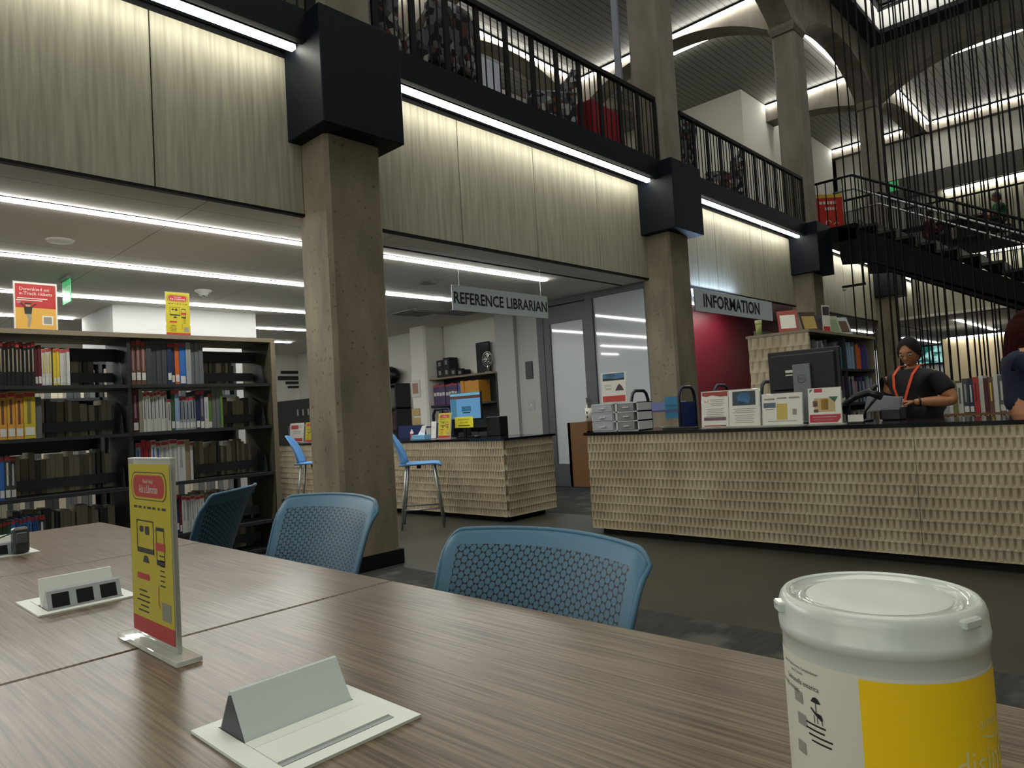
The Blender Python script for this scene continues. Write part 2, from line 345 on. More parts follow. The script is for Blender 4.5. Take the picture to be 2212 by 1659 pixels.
g_.inputs['Roughness'].default_value = .02; a_.inputs[0].default_value = (.93, .96, .96, 1); l_.new(lw_.outputs[0], mx_.inputs[0]); l_.new(a_.outputs[0], mx_.inputs[1]); l_.new(g_.outputs[0], mx_.inputs[2]); l_.new(mx_.outputs[0], o_.inputs[0])
MC['clear_glass'] = gm
MB().box(OX0, OX1, OY0, OY1, 9.552, 9.56).build('pane', gm, sk)
# ---- upper level: walls, far lit panels
struct('wall_upper', MB().box(15.98, 22.2, 6.92, 7.05, 4.1, 8.55).box(15.98, 16.1, 7.05, 14.2, 4.1, 8.55), white)
struct('wall_upper', MB().box(22.45, 22.6, -6, 5.6, 7.2, 8.3), white)
struct('wall_upper', MB().box(22.35, 22.7, -6, 5.8, 6.62, 7.2), M('grey_bulkhead', '#5d5b56', .8))
m = MB()
for k in range(9): m.box(22.5, 22.52, 4.5-(k+1)*1.1+.003, 4.5-k*1.1-.003, 4.1, 6.62)
m.box(22.53, 22.6, -6, 4.5, 4.1, 6.62, 1); struct('wall_panels', m, [panel, black])
struct('wall_upper', MB().box(22.5, 22.65, 4.5, 6.9, 4.1, 6.62), greyw); struct('wall_upper', MB().box(22.45, 22.6, 5.85, 6.9, 6.63, 8.28), white)
linear_light(22.40, 22.46, -5.5, 4.1, 6.52, 6.605, 'long bright strip light over the upper far panel wall', 'strip lights of the upper far wall', 0, cove)
struct('wall_upper', MB().box(3.3, 15.9, 10.6, 10.7, 4.1, 8.55), white)
led(8.2, 12.4, 9.66, 9.70, 'behind the second arch row', 8.52)  # hidden strip added only to brighten the wall under the arch
w = MB().box(24, 24.05, 6.47, 6.52, 1.0, 2.45).box(24, 24.05, 6.70, 6.75, 1.0, 2.45).box(24, 24.05, 6.52, 6.70, 2.4, 2.45).box(24, 24.05, 6.47, 6.75, 0, 1.0).build('window_6', white, kind='structure')
MB().box(24.02, 24.03, 6.52, 6.70, 1.0, 2.4).build('pane', EM('daylight_pane', (.9, .96, 1), 1.3), w)
# ground floor far side: a lit panel wall, windows
m = MB()
for k in range(2): m.box(22.0, 22.02, 2.95+k*.72+.003, 2.95+(k+1)*.72-.003, 0, 2.42)
m.box(22.03, 22.3, 2.95, 4.4, 0, 2.42, 1); struct('wall_panels', m, [M('warm_wall_panel', '#b9a988', .6), black])
linear_light(21.93, 21.98, 2.95, 4.25, 2.40, 2.46, 'strip light at the top of the far ground floor panel wall', 'strip lights of the far ground floor', 0, cove)
struct('wall_far', MB().box(28.5, 28.6, -6, 14.2, 0, 2.7), greyw)
w = MB().box(28.40, 28.48, 5.0, 7.0, 1.95, 2.0).box(28.40, 28.48, 5.0, 7.0, 2.6, 2.66).box(28.40, 28.48, 5.0, 5.06, 2.0, 2.6).box(28.40, 28.48, 6.94, 7.0, 2.0, 2.6).box(28.40, 28.48, 5.97, 6.03, 2.0, 2.6).build('window_2', black, kind='structure')
wem = bpy.data.materials.new('foliage_outside_window'); wem.use_nodes = True; n = wem.node_tree.nodes; n.clear(); l = wem.node_tree.links
o = n.new('ShaderNodeOutputMaterial'); e = n.new('ShaderNodeEmission'); z = n.new('ShaderNodeTexNoise'); z.inputs['Scale'].default_value = 4; c = n.new('ShaderNodeValToRGB')
c.color_ramp.elements[0].color = (.02, .14, .13, 1); c.color_ramp.elements[0].position = .42; c.color_ramp.elements[1].color = (.5, .95, .9, 1); c.color_ramp.elements[1].position = .6; e.inputs[1].default_value = .8
l.new(z.outputs[0], c.inputs[0]); l.new(c.outputs[0], e.inputs[0]); l.new(e.outputs[0], o.inputs[0])
MB().box(28.45, 28.47, 5.06, 6.94, 2.0, 2.6).build('pane', wem, w)
# ---- ground floor rooms behind the front
struct('wall_column_casing', MB().box(2.79, 4.6, 9.17, 10.4, 0, 2.7), M('bright_white_paint', '#a4a5a2', .8))
struct('wall_reference_room', MB().box(8.07, 8.2, 7.55, 9.18, 0, 2.7).box(8.07, 8.2, 9.66, 14.2, 0, 2.7), white)
struct('wall_pier', MB().box(7.70, 8.2, 7.15, 7.55, 0, 2.7), M('bright_white_paint', '#a4a5a2', .8))
struct('wall_pier', MB().box(7.77, 8.0, 6.72, 7.15, 0, 2.7), greyw)
struct('wall_red', MB().box(9.3, 16.9, 5.9, 6.02, 0, 2.7), M('deep_red_wall', '#6d1424', .45))
struct('wall_office', MB().box(13.35, 16.9, 5.80, 5.89, 0, 2.44), greyw)
for nm, a, b, ax in (('added_window', -5, 4, 'X'),):  # unseen window added behind the camera to bring fill daylight into the atrium
    m = MB(); k = a
    while k <= b+.01:
        if ax == 'X': m.box(-6.12, -6.02, k-.04, k+.04, 1.2, 7.2)
        else: m.box(k-.04, k+.04, -6.12, -6.02, 1.2, 7.2)
        k += (b-a)/round((b-a)/1.5)
    for z in (1.22, 3.2, 5.2, 7.18):
        if ax == 'X': m.box(-6.12, -6.02, a, b, z-.03, z+.03)
        else: m.box(a, b, -6.12, -6.02, z-.03, z+.03)
    w = m.build(nm, aframe, kind='structure')
    (MB().box(-6.08, -6.07, a, b, 1.2, 7.2) if ax == 'X' else MB().box(a, b, -6.08, -6.07, 1.2, 7.2)).build('pane', gm, w)
# glass partition with a door, running back from the second column
fr = M('partition_frame_paint', '#55575a', .5, .2)
fg = M('frosted_glass', '#b9c0c2', .05, spec=.8, trans=.0, coat=.6)
m = MB(); m.box(7.72, 7.80, 4.79, 6.70, 2.62, 2.70).box(7.72, 7.80, 4.79, 5.70, 0, .08).box(7.72, 7.80, 5.67, 5.79, .0, 2.62).box(7.72, 7.80, 6.58, 6.70, 0, 2.62).box(7.72, 7.80, 4.79, 4.83, .08, 2.62)
wf = m.build('window_3', fr, kind='structure')
MB().box(7.755, 7.767, 4.83, 5.67, .08, 2.62).build('pane', fg, wf)
d = MB().box(7.73, 7.79, 5.79, 5.86, .01, 2.60).box(7.73, 7.79, 6.46, 6.58, .01, 2.60).box(7.73, 7.79, 5.86, 6.46, .01, .33).box(7.73, 7.79, 5.86, 6.46, 2.36, 2.60).build('door_1', fr, kind='structure')
MB().box(7.755, 7.767, 5.86, 6.46, .33, 2.36).build('pane', fg, d)
MB().cyl((7.68, 5.83, .85), (7.68, 5.83, 1.25), .012).cyl((7.73, 5.83, .88), (7.68, 5.83, .88), .008).cyl((7.73, 5.83, 1.22), (7.68, 5.83, 1.22), .008).build('door_handle', chrome, d)
struct('trim_10', MB().box(3.29, 7.65, 5.11, 5.13, 2.690, 2.699), black)
# ---- ceiling lights of the ground floor
def clight(x0, x1, y, label, grp='recessed ceiling lines above the bookcase'):
    linear_light(x0, x1, y-.035, y+.035, 2.683, 2.698, label, grp, 0, ceilm, hz=.004)
clight(-4, 6.45, 5.41, 'longest ceiling light line, nearest the front of the bookcase bay')
clight(-3, 6.34, 7.03, 'second ceiling light line from the front, ending behind the hanging sign')
clight(-3, 5.2, 8.76, 'third ceiling light line from the front')
clight(-2, 2.7, 10.42, 'fourth ceiling light line, ending at the white column casing')
clight(4.62, 6.1, 10.42, 'short ceiling light line right of the white column casing')
clight(-2, 2.7, 12.0, 'fifth ceiling light line far back'); clight(5.0, 6.7, 12.0, 'short ceiling light far behind the bookcase end')
clight(18.6, 20.5, 5.7, 'short ceiling light at the far side by the bookcase top', 'far ceiling lines'); clight(23.6, 28.2, 5.75, 'far ceiling light above the librarian', 'far ceiling lines'); clight(19.3, 24.6, 3.53, 'far ceiling light beyond the stair rods', 'far ceiling lines')
clight(9.6, 12.0, 5.45, 'ceiling light washing the red wall', 'far ceiling lines')
# ================================================================ RAILINGS, STAIR, ROD SCREENS
def railing(x0, x1, label, mod=.385):
    t = thing('balcony_railing', label, 'railing', (x0, 4.42, 4.14)); L = x1-x0; n = max(1, round(L/mod)); p = L/n
    MB().box(0, L, -.025, .025, .76, .81).build('top_rail', black, t)
    for k in range(n+1): MB().box(k*p-.030, k*p+.030, -.012, .012, -.03, .76).build('post', black, t)
    for k in range(n):
        for j in (1, 2, 3): MB().cyl((k*p+j*p/4, 0, -.03), (k*p+j*p/4, 0, .76), .0075, 6).build('baluster', black, t)
railing(XC[0]+.3, XC[1]-.3, 'black balcony railing beyond the upper left corner'); railing(XC[1]+.3, XC[2]-.3, 'long black balcony railing with the armchairs and red tablecloth behind it')
railing(XC[2]+.3, XC[3]-.3, 'black balcony railing between the two middle columns')
t = thing('gallery_railing', 'thin dark railing along the far upper gallery', 'railing', (17.45, 0, 4.1))
MB().cyl((0, -4, 1.06), (0, 4.1, 1.06), .022, 8).build('top_rail', black, t)
for k in range(60): MB().cyl((0, -1.6+k*.095, .06), (0, -1.6+k*.095, 1.06), .007, 5).build('baluster', black, t)
# stair coming down towards the camera side
XN, XF = 13.10, 14.72; Y0 = 3.78; SL = .575
st = thing('staircase', 'black open-tread staircase descending from the balcony on the right', 'staircase', (0, 0, 0))
dark = M('stair_black_steel', '#08090b', .7, spec=.2); tread = M('dark_tread', '#24221f', .6)
zl = lambda y: 4.1-SL*(Y0-y)
MB().box(XN, XF, Y0, 4.38, 3.82, 4.10).build('landing', dark, st)
for x in (XN, XF-.05):
    MB().prism([(Y0+.30, 4.08), (Y0, 4.0), (-3.1, zl(-3.1)-.26), (-3.2, 0), (-2.7, 0), (Y0-.1, zl(Y0)-.74), (4.05, 3.40), (4.08, 3.6)], x, x+.05, 'X').build('stringer', dark, st)
ns = 24
for k in range(ns):
    y = Y0-.02-k*.29; z = 4.1-(k+1)*.29*SL
    if z < .1: break
    MB().box(XN+.03, XF-.03, y-.31, y, z-.045+.1, z+.1).box(XN+.05, XF-.05, y-.02, y-.005, z+.1, z+.1+.12).build('tread', tread, st)
for x, nm in ((XN, 0), (XF, 1)):
    MB().tube([(x, 4.42, 4.95), (x, Y0, 4.95), (x, -2.9, 4.95-SL*(Y0+2.9))], .024, 8).build('top_rail', black, st)
    MB().tube([(x+.06-.12*nm, Y0+.35, 4.72), (x+.06-.12*nm, Y0, 4.72), (x+.06-.12*nm, -2.9, 4.72-SL*(Y0+2.9))], .018, 8).build('handrail', silver, st)
    for k in range(5): MB().cyl((x, 4.38-k*.145, 4.08), (x, 4.38-k*.145, 4.95), .010, 6).build('baluster', black, st)
    for k in range(38):
        y = Y0-.1-k*.12
        MB().cyl((x, y, zl(y)-.1), (x, y, zl(y)+.85), .009, 6).build('baluster', black, st)
for x, wh, off in ((XN-.06, 'near', 0), (XF+.06, 'far', .05)):
    t = thing('rod_screen', 'thin dark hanging steel rods beside the %s edge of the stair' % wh, 'rod screen', (x, 0, 0))
    MB().box(-.03, .03, -3.2, 3.95, 8.96, 8.999).build('top_track', black, t)
    for k in range(44):
        y = 3.88+off-k*.135-(.03 if k % 3 == 1 else 0)
        MB().cyl((0, y, .0), (0, y, 8.97), .0125, 6).build('rod', black, t)
t = thing('spotlight_bar', 'short dark bar with a spotlight hanging under the stair landing', 'spotlight', (13.2, 3.75, 2.99))
MB().box(-.02, .02, -.03, .36, 0, .04).build('bar', black, t); MB().cyl((0, 0, .02), (0, 0, .83), .018, 8).build('hanger', black, t); MB().cyl((0, .33, -.05), (0, .33, .0), .03, 10).build('lamp_head', M('pale_metal', '#b8b49a', .5), t)
# ================================================================ TABLES
wt_ = N('striped_walnut_laminate', '#7b6a55', '#4b3e30', (75, 1.6, 1), 2.6, .30, .04, detail=10, lo=.36, hi=.64, spec=.5, coat=.0, bd=.001)
edge = M('table_edge_band', '#4a3a2c', .5)
leg_m = M('grey_leg_paint', '#6b6f72', .45, .3)
tn = ['seating the wipes canister, nearest', 'holding the closed grey power module', 'holding the open power module and ending at the sign', 'farthest of the row, by the dark bookcase']
tab = None
for k, y0 in enumerate((-.753+.0, .272, 1.299, 2.325)):
    t = thing('study_table', 'square walnut-laminate table, '+tn[k], 'table', (-.065, y0, 0), group='joined study tables')
    m = MB(); m.cbox(0, 1.01, .0015, 1.0215, .712, .74, .0022); m.build('tabletop', [wt_], t)
    for sx in (.06, .95):
        for sy in (.06, .96): MB().cyl((sx, sy, 0), (sx, sy, .712), .024, 12).build('leg', leg_m, t)
    MB().box(.05, .96, .05, .08, .66, .71).box(.05, .96, .94, .97, .66, .71).box(.05, .08, .08, .94, .66, .71).box(.93, .96, .08, .94, .66, .71).build('apron_frame', leg_m, t)
# ---- power modules set in the tables
pw = M('light_grey_plastic', '#dfe3dc', .5); pw2 = M('mid_grey_plastic', '#a5abae', .4); pw3 = M('dark_recess', '#17181a', .5); sock = M('socket_black', '#101113', .35)
def plate(t, w=.196, d=.194):
    m = MB(); a, b = w/2, d/2; c, e = .073, .078
    z0, z1 = 0, .0035
    for (x0, x1, y0, y1) in ((-a, a, -b, -e), (-a, a, e, b), (-a, -c, -e, e), (c, a, -e, e)): m.box(x0, x1, y0, y1, z0, z1)
    m.build('cover_plate', pw, t)
    MB().box(-c, c, -e, e, 0, .0008).build('recess', pw3, t)
def socket_block(t, y0, sgn, open_=True):
    """wedge carrying three outlets, its face turned to sgn*Y"""
    m = MB(); Y = lambda v: y0+sgn*v
    m.prism([(Y(.036), .002), (Y(.020), .040), (Y(.014), .044), (Y(-.006), .003)], -.071, .071, 'X'); b = m.build('socket_block', pw2, t)
    def P(x, s, o=.0006):                      # a point on the sloping face, s from 0 (bottom) to 1 (top)
        yy = .036-.016*s+o*.9; return (x, Y(yy), .002+.038*s+o*.3)
    for k, cx in enumerate((-.046, 0, .046)):
        m = MB(); m.add([P(cx-.016, .12), P(cx+.016, .12), P(cx+.016, .84), P(cx-.016, .84)], [(0, 1, 2, 3)])
        ob = m.build('outlet', sock, b)
        m = MB()
        for dx in (-.006, .006): m.add([P(cx+dx-.0012, .5, .0012), P(cx+dx+.0012, .5, .0012), P(cx+dx+.0012, .72, .0012), P(cx+dx-.0012, .72, .0012)], [(0, 1, 2, 3)])
        m.add([P(cx-.003, .25, .0012), P(cx+.003, .25, .0012), P(cx, .38, .0012)], [(0, 1, 2)])
        m.build('outlet_slots', M('slot_black', '#020202', .6), b)
def flap(t, y0, sgn):
    MB().prism([(y0, .003), (y0+sgn*.030, .052), (y0+sgn*.034, .050), (y0+sgn*.006, .001)], -.071, .071, 'X').build('flip_lid', pw, t)
t = thing('power_module', 'light grey table power module with one side flipped up and the near side closed', 'power outlet', (.433, .780, .7402), group='power modules in the tables')
plate(t, .194, .196)
MB().prism([(.010, .002), (.043, .052), (.047, .053), (.049, .050), (.076, .003)], -.071, .071, 'X').build('flip_lid', M('blue_grey_plastic', '#c3cbcc', .4), t)
for sx in (-1, 1): MB().prism([(.012, .003), (.043, .049), (.049, .047), (.072, .004)], sx*.0711, sx*.0718, 'X').build('lid_end_cap', M('lid_end_dark_grey', '#4d5053', .6), t)
MB().box(-.0725, .0725, -.012, .0085, .001, .0040).build('hinge_strip', pw, t)
MB().box(-.0725, .0725, -.066, -.0135, .001, .0045).build('closed_lid', pw, t)
MB().box(-.0725, .0725, -.074, -.0665, .0008, .0022).build('finger_groove', pw2, t)
t = thing('power_module', 'table power module with grey outlets open, beside the yellow acrylic sign', 'power outlet', (.457, 1.808, .7402), group='power modules in the tables')
plate(t, .19, .20); socket_block(t, -.034, -1); 
MB().prism([(-.018, .003), (.004, .060), (.010, .060), (-.008, .003)], -.071, .071, 'X').build('flip_lid', pw, t)
MB().box(-.0725, .0725, .008, .076, .001, .0045).build('closed_lid', pw, t)
t = thing('power_module', 'table power module with a dark plug in it at the left edge', 'power outlet', (.487, 2.80, .7402), group='power modules in the tables')
plate(t, .192, .20); socket_block(t, -.034, -1); MB().prism([(-.018, .003), (.004, .060), (.010, .060), (-.008, .003)], -.071, .071, 'X').build('flip_lid', pw, t)
t = thing('power_adapter', 'black plug-in power adapter with a thin cable, in the farthest power module', 'charger', (.533, 2.722, .742))
m = MB(); m.cbox(-.022, .022, -.024, .016, .004, .085, .006); m.build('adapter_body', M('grey_black_plastic', '#3a3d3f', .35), t)
MB().cbox(-.015, .015, -.027, -.02, .035, .07, .002).build('label_panel', M('adapter_label', '#55595c', .4), t)
MB().tube([(-.02, 0, .07), (-.08, .0, .05), (-.16, .02, .03), (-.25, .05, .004)], .0022, 6).build('cable', blackp, t)
# ================================================================ BLUE CHAIRS
def PERF(name, col):
    m = M(name, col, .5); nt = m.node_tree; n = nt.nodes; l = nt.links; b = n['Principled BSDF']
    tc = n.new('ShaderNodeTexCoord'); tot = None; k = 2*pi/(.0165*.866)
    for a in (0, 120, 240):
        d = n.new('ShaderNodeVectorMath'); d.operation = 'DOT_PRODUCT'; d.inputs[1].default_value = (0, cos(R(a))*k, sin(R(a))*k); l.new(tc.outputs['Object'], d.inputs[0])
        c = n.new('ShaderNodeMath'); c.operation = 'COSINE'; l.new(d.outputs['Value'], c.inputs[0])
        if tot is None: tot = c
        else: s = n.new('ShaderNodeMath'); s.operation = 'ADD'; l.new(tot.outputs[0], s.inputs[0]); l.new(c.outputs[0], s.inputs[1]); tot = s
    g = n.new('ShaderNodeMath'); g.operation = 'GREATER_THAN'; g.inputs[1].default_value = -.95; l.new(tot.outputs[0], g.inputs[0]); mx = n.new('ShaderNodeMixRGB'); mx.inputs[1].default_value = lin('#050e17'); mx.inputs[2].default_value = lin(col); l.new(g.outputs[0], mx.inputs[0]); l.new(mx.outputs[0], b.inputs['Base Color']); return m
blue = M('steel_blue_plastic', '#456c85', .5); perf = PERF('perforated_blue_plastic', '#40647c')
sky = M('light_blue_plastic', '#5b93c9', .45)
def seminar_chair(label, loc, rz, w=.50, H=.835, sc=1.0):
    """local frame: the sitter looks along -X; Y is the width"""
    t = thing('blue_chair', label, 'chair', loc, rz, 'blue perforated chairs at the tables')
    h0 = .50; hh = H-h0
    def fr(u, v, o=0):
        a = (u-.5)*2; ww = w*(.455+.045*v)
        cor = max(0, abs(a)-.86)/.14
        z = h0+hh*v-(.026*cor**2.4*(v**5)) - .008*(a*a)*v
        x = .02+.155*v-.07*a*a*(.5+.5*v)+.014*max(0, (v-.80)/.20)**2 + o
        return (x, a*ww, z)
    m = MB(); nu, nv = 64, 30
    idx = {}
    vs = []; fs = []; ms = []
    for j in range(nv+1):
        for i in range(nu+1): vs.append(fr(i/nu, j/nv))
    for j in range(nv):
        for i in range(nu):
            u = (i+.5)/nu; v = (j+.5)/nv
            fs.append((j*(nu+1)+i, j*(nu+1)+i+1, (j+1)*(nu+1)+i+1, (j+1)*(nu+1)+i)); ms.append(1 if .07 < u < .93 and .06 < v < .90 else 0)
    m.v = vs; m.f = fs; m.m = ms; m.smooth = [True]*len(fs)
    m.build('backrest', [blue, perf], t, solid=.006)
    # rolled rim round the edge
    path = [fr(0, v/10) for v in range(0, 11)]+[fr(u/60, 1) for u in range(1, 60)]+[fr(1, 1-v/10) for v in range(0, 11)]
    MB().tube(path, .0055, 8).build('backrest_rim', blue, t)
    m = MB(); m.grid(lambda u, v: (.04-.42*v, (u-.5)*w*(.92-.06*v), .452+.018*abs(2*u-1)**2-.03*max(0, (v-.8)/.2)**2+.02*max(0, (.15-v)/.15)), 16, 16); m.build('seat', blue, t, solid=.012)
    for s in (-1, 1):
        MB().tube([fr(.5+s*.46, .0), (.05, s*w*.45, .48), (.0, s*w*.43, .44)], .013, 8).build('back_upright', leg_m, t)
        MB().tube([(-.32, s*w*.42, .44), (-.36, s*w*.46, .0)], .011, 8).build('leg', leg_m, t)
        MB().tube([(-.02, s*w*.42, .44), (.10, s*w*.46, .0)], .011, 8).build('leg', leg_m, t)
    return t
seminar_chair('blue perforated-back chair nearest the camera, in front of the patterned desk', (.99, 1.0, 0), R(0), w=.56, H=.836)
seminar_chair('blue perforated-back chair pushed in beside the concrete column', (1.06, 1.93, 0), R(3), w=.50, H=.872)
seminar_chair('blue chair turned sideways in front of the bookcase end', (1.13, 2.76, 0), R(-47), w=.45, H=.875)
# ---- counter stools at the reference desk
def stool(label, loc, rz):
    t = thing('counter_stool', label, 'stool', loc, rz, group='light blue counter stools')
    m = MB(); m.grid(lambda u, v: (-.21+.42*v, (u-.5)*.40*(1-.05*v), .645-.012*(1-abs(2*u-1)**3)-.025*max(0, (v-.85)/.15)**2), 12, 14); m.build('seat', sky, t, solid=.014)
    m = MB(); m.grid(lambda u, v: (-.20-.13*v+.02*sin(v*pi)+.06*(2*u-1)**2, (u-.5)*.40*(1-.25*max(0, v-.6)), .65+.34*v-.05*abs(2*u-1)**3*v), 12, 12); m.build('backrest', sky, t, solid=.012)
    for sx in (-.17, .17):
        for sy in (-.17, .17): MB().tube([(sx*.8, sy, .63), (sx*1.25, sy*1.12, 0)], .012, 8).build('leg', silver, t)
    m = MB(); q = [(-.20, -.18, .19), (.20, -.18, .19), (.20, .18, .19), (-.20, .18, .19)]
    m.tube(q+[q[0]], .008, 8); m.build('foot_ring', silver, t); MB().box(-.04, .0, -.03, .03, .59, .625).build('seat_knob', blackp, t)
    return t
stool('light blue counter stool with silver legs right of the concrete column', (4.55, 5.64, 0), R(-42))
stool('light blue counter stool half hidden left of the concrete column', (4.50, 7.62, 0), R(-40))
# ================================================================ PATTERNED DESKS
weave = N('carved_beige_panel', '#ada188', '#978a72', (1, 1, 1), 3, .62, 0)
def carved(m, P, L, z0, z1, pu=.038, pv=.076, d=.016, nu=8, nv=5, mi=0):
    """shingled relief: P(s, z, out) gives a point"""
    rows = round((z1-z0)/pv); pv = (z1-z0)/rows; cols = round(L/pu); pu = L/cols
    NU = cols*nu; NV = rows*nv
    def h(s, z):
        r = min(rows-1, int((z-z0)/pv)); fv = (z-z0)/pv-r; fu = ((s/pu)+.5*(r % 2)) % 1
        b = min(fu, 1-fu)/.26; g = max(0, 1-b)*(1-abs(2*fv-1)**2.2)
        return d*(1-g)-.003*fv
    def fn(u, v):
        s = u*L; z = z0+v*(z1-z0); e = .2*(pv/nv); return P(s, z, h(s, min(z1-1e-5, z)))
    m.grid(fn, NU, NV, mi, False)
top_m = M('black_stone_top', '#111214', .12, spec=.6)
t = thing('information_desk', 'long beige carved-front service desk with a black top on the right', 'desk', (0, 0, 0))
m = MB(); YN, YE = -2.4, 3.75
for a, b in ((YE, 1.18+.0), (1.176, YN)):
    carved(m, lambda s, z, o, a=a: (4.925-o, a-s, z), a-b, .055, .862)
carved(m, lambda s, z, o: (4.925+s, YE+o, z), .75, .055, .862)
m.box(4.926, 5.675, YN, YE-.001, .055, .862); m.build('carved_front', weave, t)
MB().box(4.90, 5.70, YN-.02, YE+.03, .863, .888).build('counter_top', top_m, t)
MB().box(5.0, 5.6, YN+.05, YE-.05, 0, .055).build('toe_kick', M('kick_black', '#050505', .7), t)
MB().box(4.98, 5.02, 3.79, 4.02, .40, .98).box(4.98, 5.5, 3.99, 4.02, .4, .98).box(4.98, 5.5, 3.79, 3.80, .4, .90).build('wood_side_shelf', M('brown_wood', '#6a4a2a', .5), t)
t = thing('reference_desk', 'beige carved-front reference desk with a black top behind the stools', 'desk', (0, 0, 0))
m = MB(); carved(m, lambda s, z, o: (5.05-o, 9.7-s, z), 4.79, .055, .828, nu=6, nv=4); carved(m, lambda s, z, o: (5.05+s, 4.91-o, z), .75, .055, .828)
m.box(5.051, 5.80, 4.911, 9.7, .055, .828); m.build('carved_front', weave, t)
MB().box(5.03, 5.83, 4.88, 9.72, .829, .852).build('counter_top', top_m, t); MB().box(5.12, 5.72, 5.0, 9.6, 0, .055).build('toe_kick', MC['kick_black'], t)
# ================================================================ WIPES CANISTER
cx, cy, zt = .437, .127, .985
milky = M('milky_plastic', '#c3c9c5', .32, spec=.6, coat=.3); clear = M('clear_lid_plastic', '#c5cbc7', .12, spec=.8, coat=.6)
lw = M('white_label', '#cfcdc0', .5); ly = M('yellow_label', '#ecc40c', .45); ink = M('black_ink', '#1c1b1a', .6); pal = M('pale_yellow_ink', '#d9cf8a', .5)
cx, cy = .4355, .1305
t = thing('wipes_canister', 'white and yellow cylindrical canister of disinfecting wipes standing on the near table', 'wipes canister', (cx, cy, .7405)); t.scale = (.848, .848, 1)
zl0 = zt-.7405
m = MB(); m.lathe([(0, 0), (.060, 0), (.0625, .003), (.0625, zl0-.031)], n=72); m.build('canister_body', lw, t)
m = MB(); m.lathe([(.0622, zl0-.032), (.0622, zl0-.0225), (.0634, zl0-.022), (.0640, zl0-.0165), (.0636, zl0-.0160), (.0630, zl0-.0065), (.0618, zl0-.003), (.0598, zl0-.0008), (.0575, zl0-.0003), (.0560, zl0-.0015)], n=72); m.build('lid_ring', milky, t)
m = MB(); m.lathe([(.0562, zl0-.0015), (.054, zl0-.0042), (.0455, zl0-.0045), (.0445, zl0-.0030)], n=72); m.build('lid_groove', clear, t)
m = MB(); m.lathe([(.0446, zl0-.0030), (.043, zl0-.0022), (.02, zl0-.0028), (.0001, zl0-.0030)], n=72); m.build('lid_centre', M('frosted_plastic', '#ccd1cd', .42), t)
m = MB(); a = R(-165-28)
for da in (0,): m.cbox(-.002, .004, -.006, .006, -.004, .002, .001)
m.xf(Matrix.Translation((cos(R(127))*.063, sin(R(127))*.063, zl0-.006)) @ Matrix.Rotation(R(127), 4, 'Z')).build('lid_tab', clear, t)
m = MB(); m.cbox(-.002, .003, -.008, .008, -.004, .001, .001); m.xf(Matrix.Translation((cos(R(-112))*.0625, sin(R(-112))*.0625, zl0-.004)) @ Matrix.Rotation(R(-112), 4, 'Z')).build('lid_hinge', clear, t)
def onc(phi, z, r=.0627): return (r*cos(phi), r*sin(phi), z)
zc = lambda z: z-.7405
m = MB(); m.grid(lambda u, v: onc(R(184+130*u), .02+(zl0-.033-.02)*v, .06275), 44, 2); m.build('yellow_label_panel', ly, t)
def ct(body, size, ph, z, mat, nm='label_text', align='LEFT', sx=1, r=.06285):
    MB().text(body, size, lambda x, y: onc(R(ph)+x/(r*.848), zc(z)+y, r), 0, align, sx).build(nm, mat, t)
ct('amazon', .0085, -112, .9285, pal, r=.0629)
m = MB(); m.grid(lambda u, v: onc(R(-110)+u*.024/.0533, zc(.9285)-.0058-.0028*sin(pi*u)+(.0008+.0006*sin(pi*u))*(v-.5), .0629), 14, 1); m.build('label_swoosh', pal, t)
ct('disinfecting', .021, -131, .9090, pal, r=.0629, sx=.92); ct('wipes', .021, -131, .885, pal, r=.0629, sx=.92)
ct('Salmonella enterica', .0042, 160, .9400, ink, align='RIGHT', sx=.85)
ct('through messes', .0040, 143, .9350, ink, align='RIGHT', sx=.85)
for k, (s, e) in enumerate((('aureus, Pseudomonas, Campylobacter', 160), ('jejuni, Listeria', 148))): ct(s, .0024, e, .9480-k*.0028, ink, align='RIGHT', sx=.85)
m = MB()
for k in range(4): m.grid(lambda u, v, k=k: onc(R(146+2*k+(17-3*(k % 2))*u), zc(.9195)-k*.0030+.0010*v, .0628), 6, 1)
m.build('label_small_print', ink, t)
# little chair-and-parasol pictogram and two squares
m = MB()
def pt(x, y): return onc(R(157)+x/.06285, zc(.9265)+y, .06285)
m.add([pt(-.004, .006), pt(-.002, .0085), pt(0, .009), pt(.002, .0085), pt(.004, .006), pt(0, .0058)], [(0, 1, 2, 3, 4, 5)])
m.add([pt(-.0003, .006), pt(.0003, .006), pt(.0003, .001), pt(-.0003, .001)], [(0, 1, 2, 3)])
m.add([pt(-.004, .003), pt(-.001, .001), pt(.004, .0005), pt(.005, -.002), pt(.004, -.003), pt(-.001, -.0005), pt(-.0045, .002)], [(0, 1, 2, 3, 4, 5, 6)])
for dx in (-.002, .0005, .004): m.add([pt(dx, -.001), pt(dx+.0005, -.001), pt(dx+.0005, -.005), pt(dx, -.005)], [(0, 1, 2, 3)])
m.build('label_pictogram', ink, t)
m = MB()
for px_, py_ in ((138, .928), (140, .916), (138, .9)):
    m.grid(lambda u, v: onc(R(px_)+u*.009/.0628, zc(py_)+.0065*v, .0628), 4, 1)
m.build('label_boxes', M('grey_ink', '#8b8a84', .6), t)
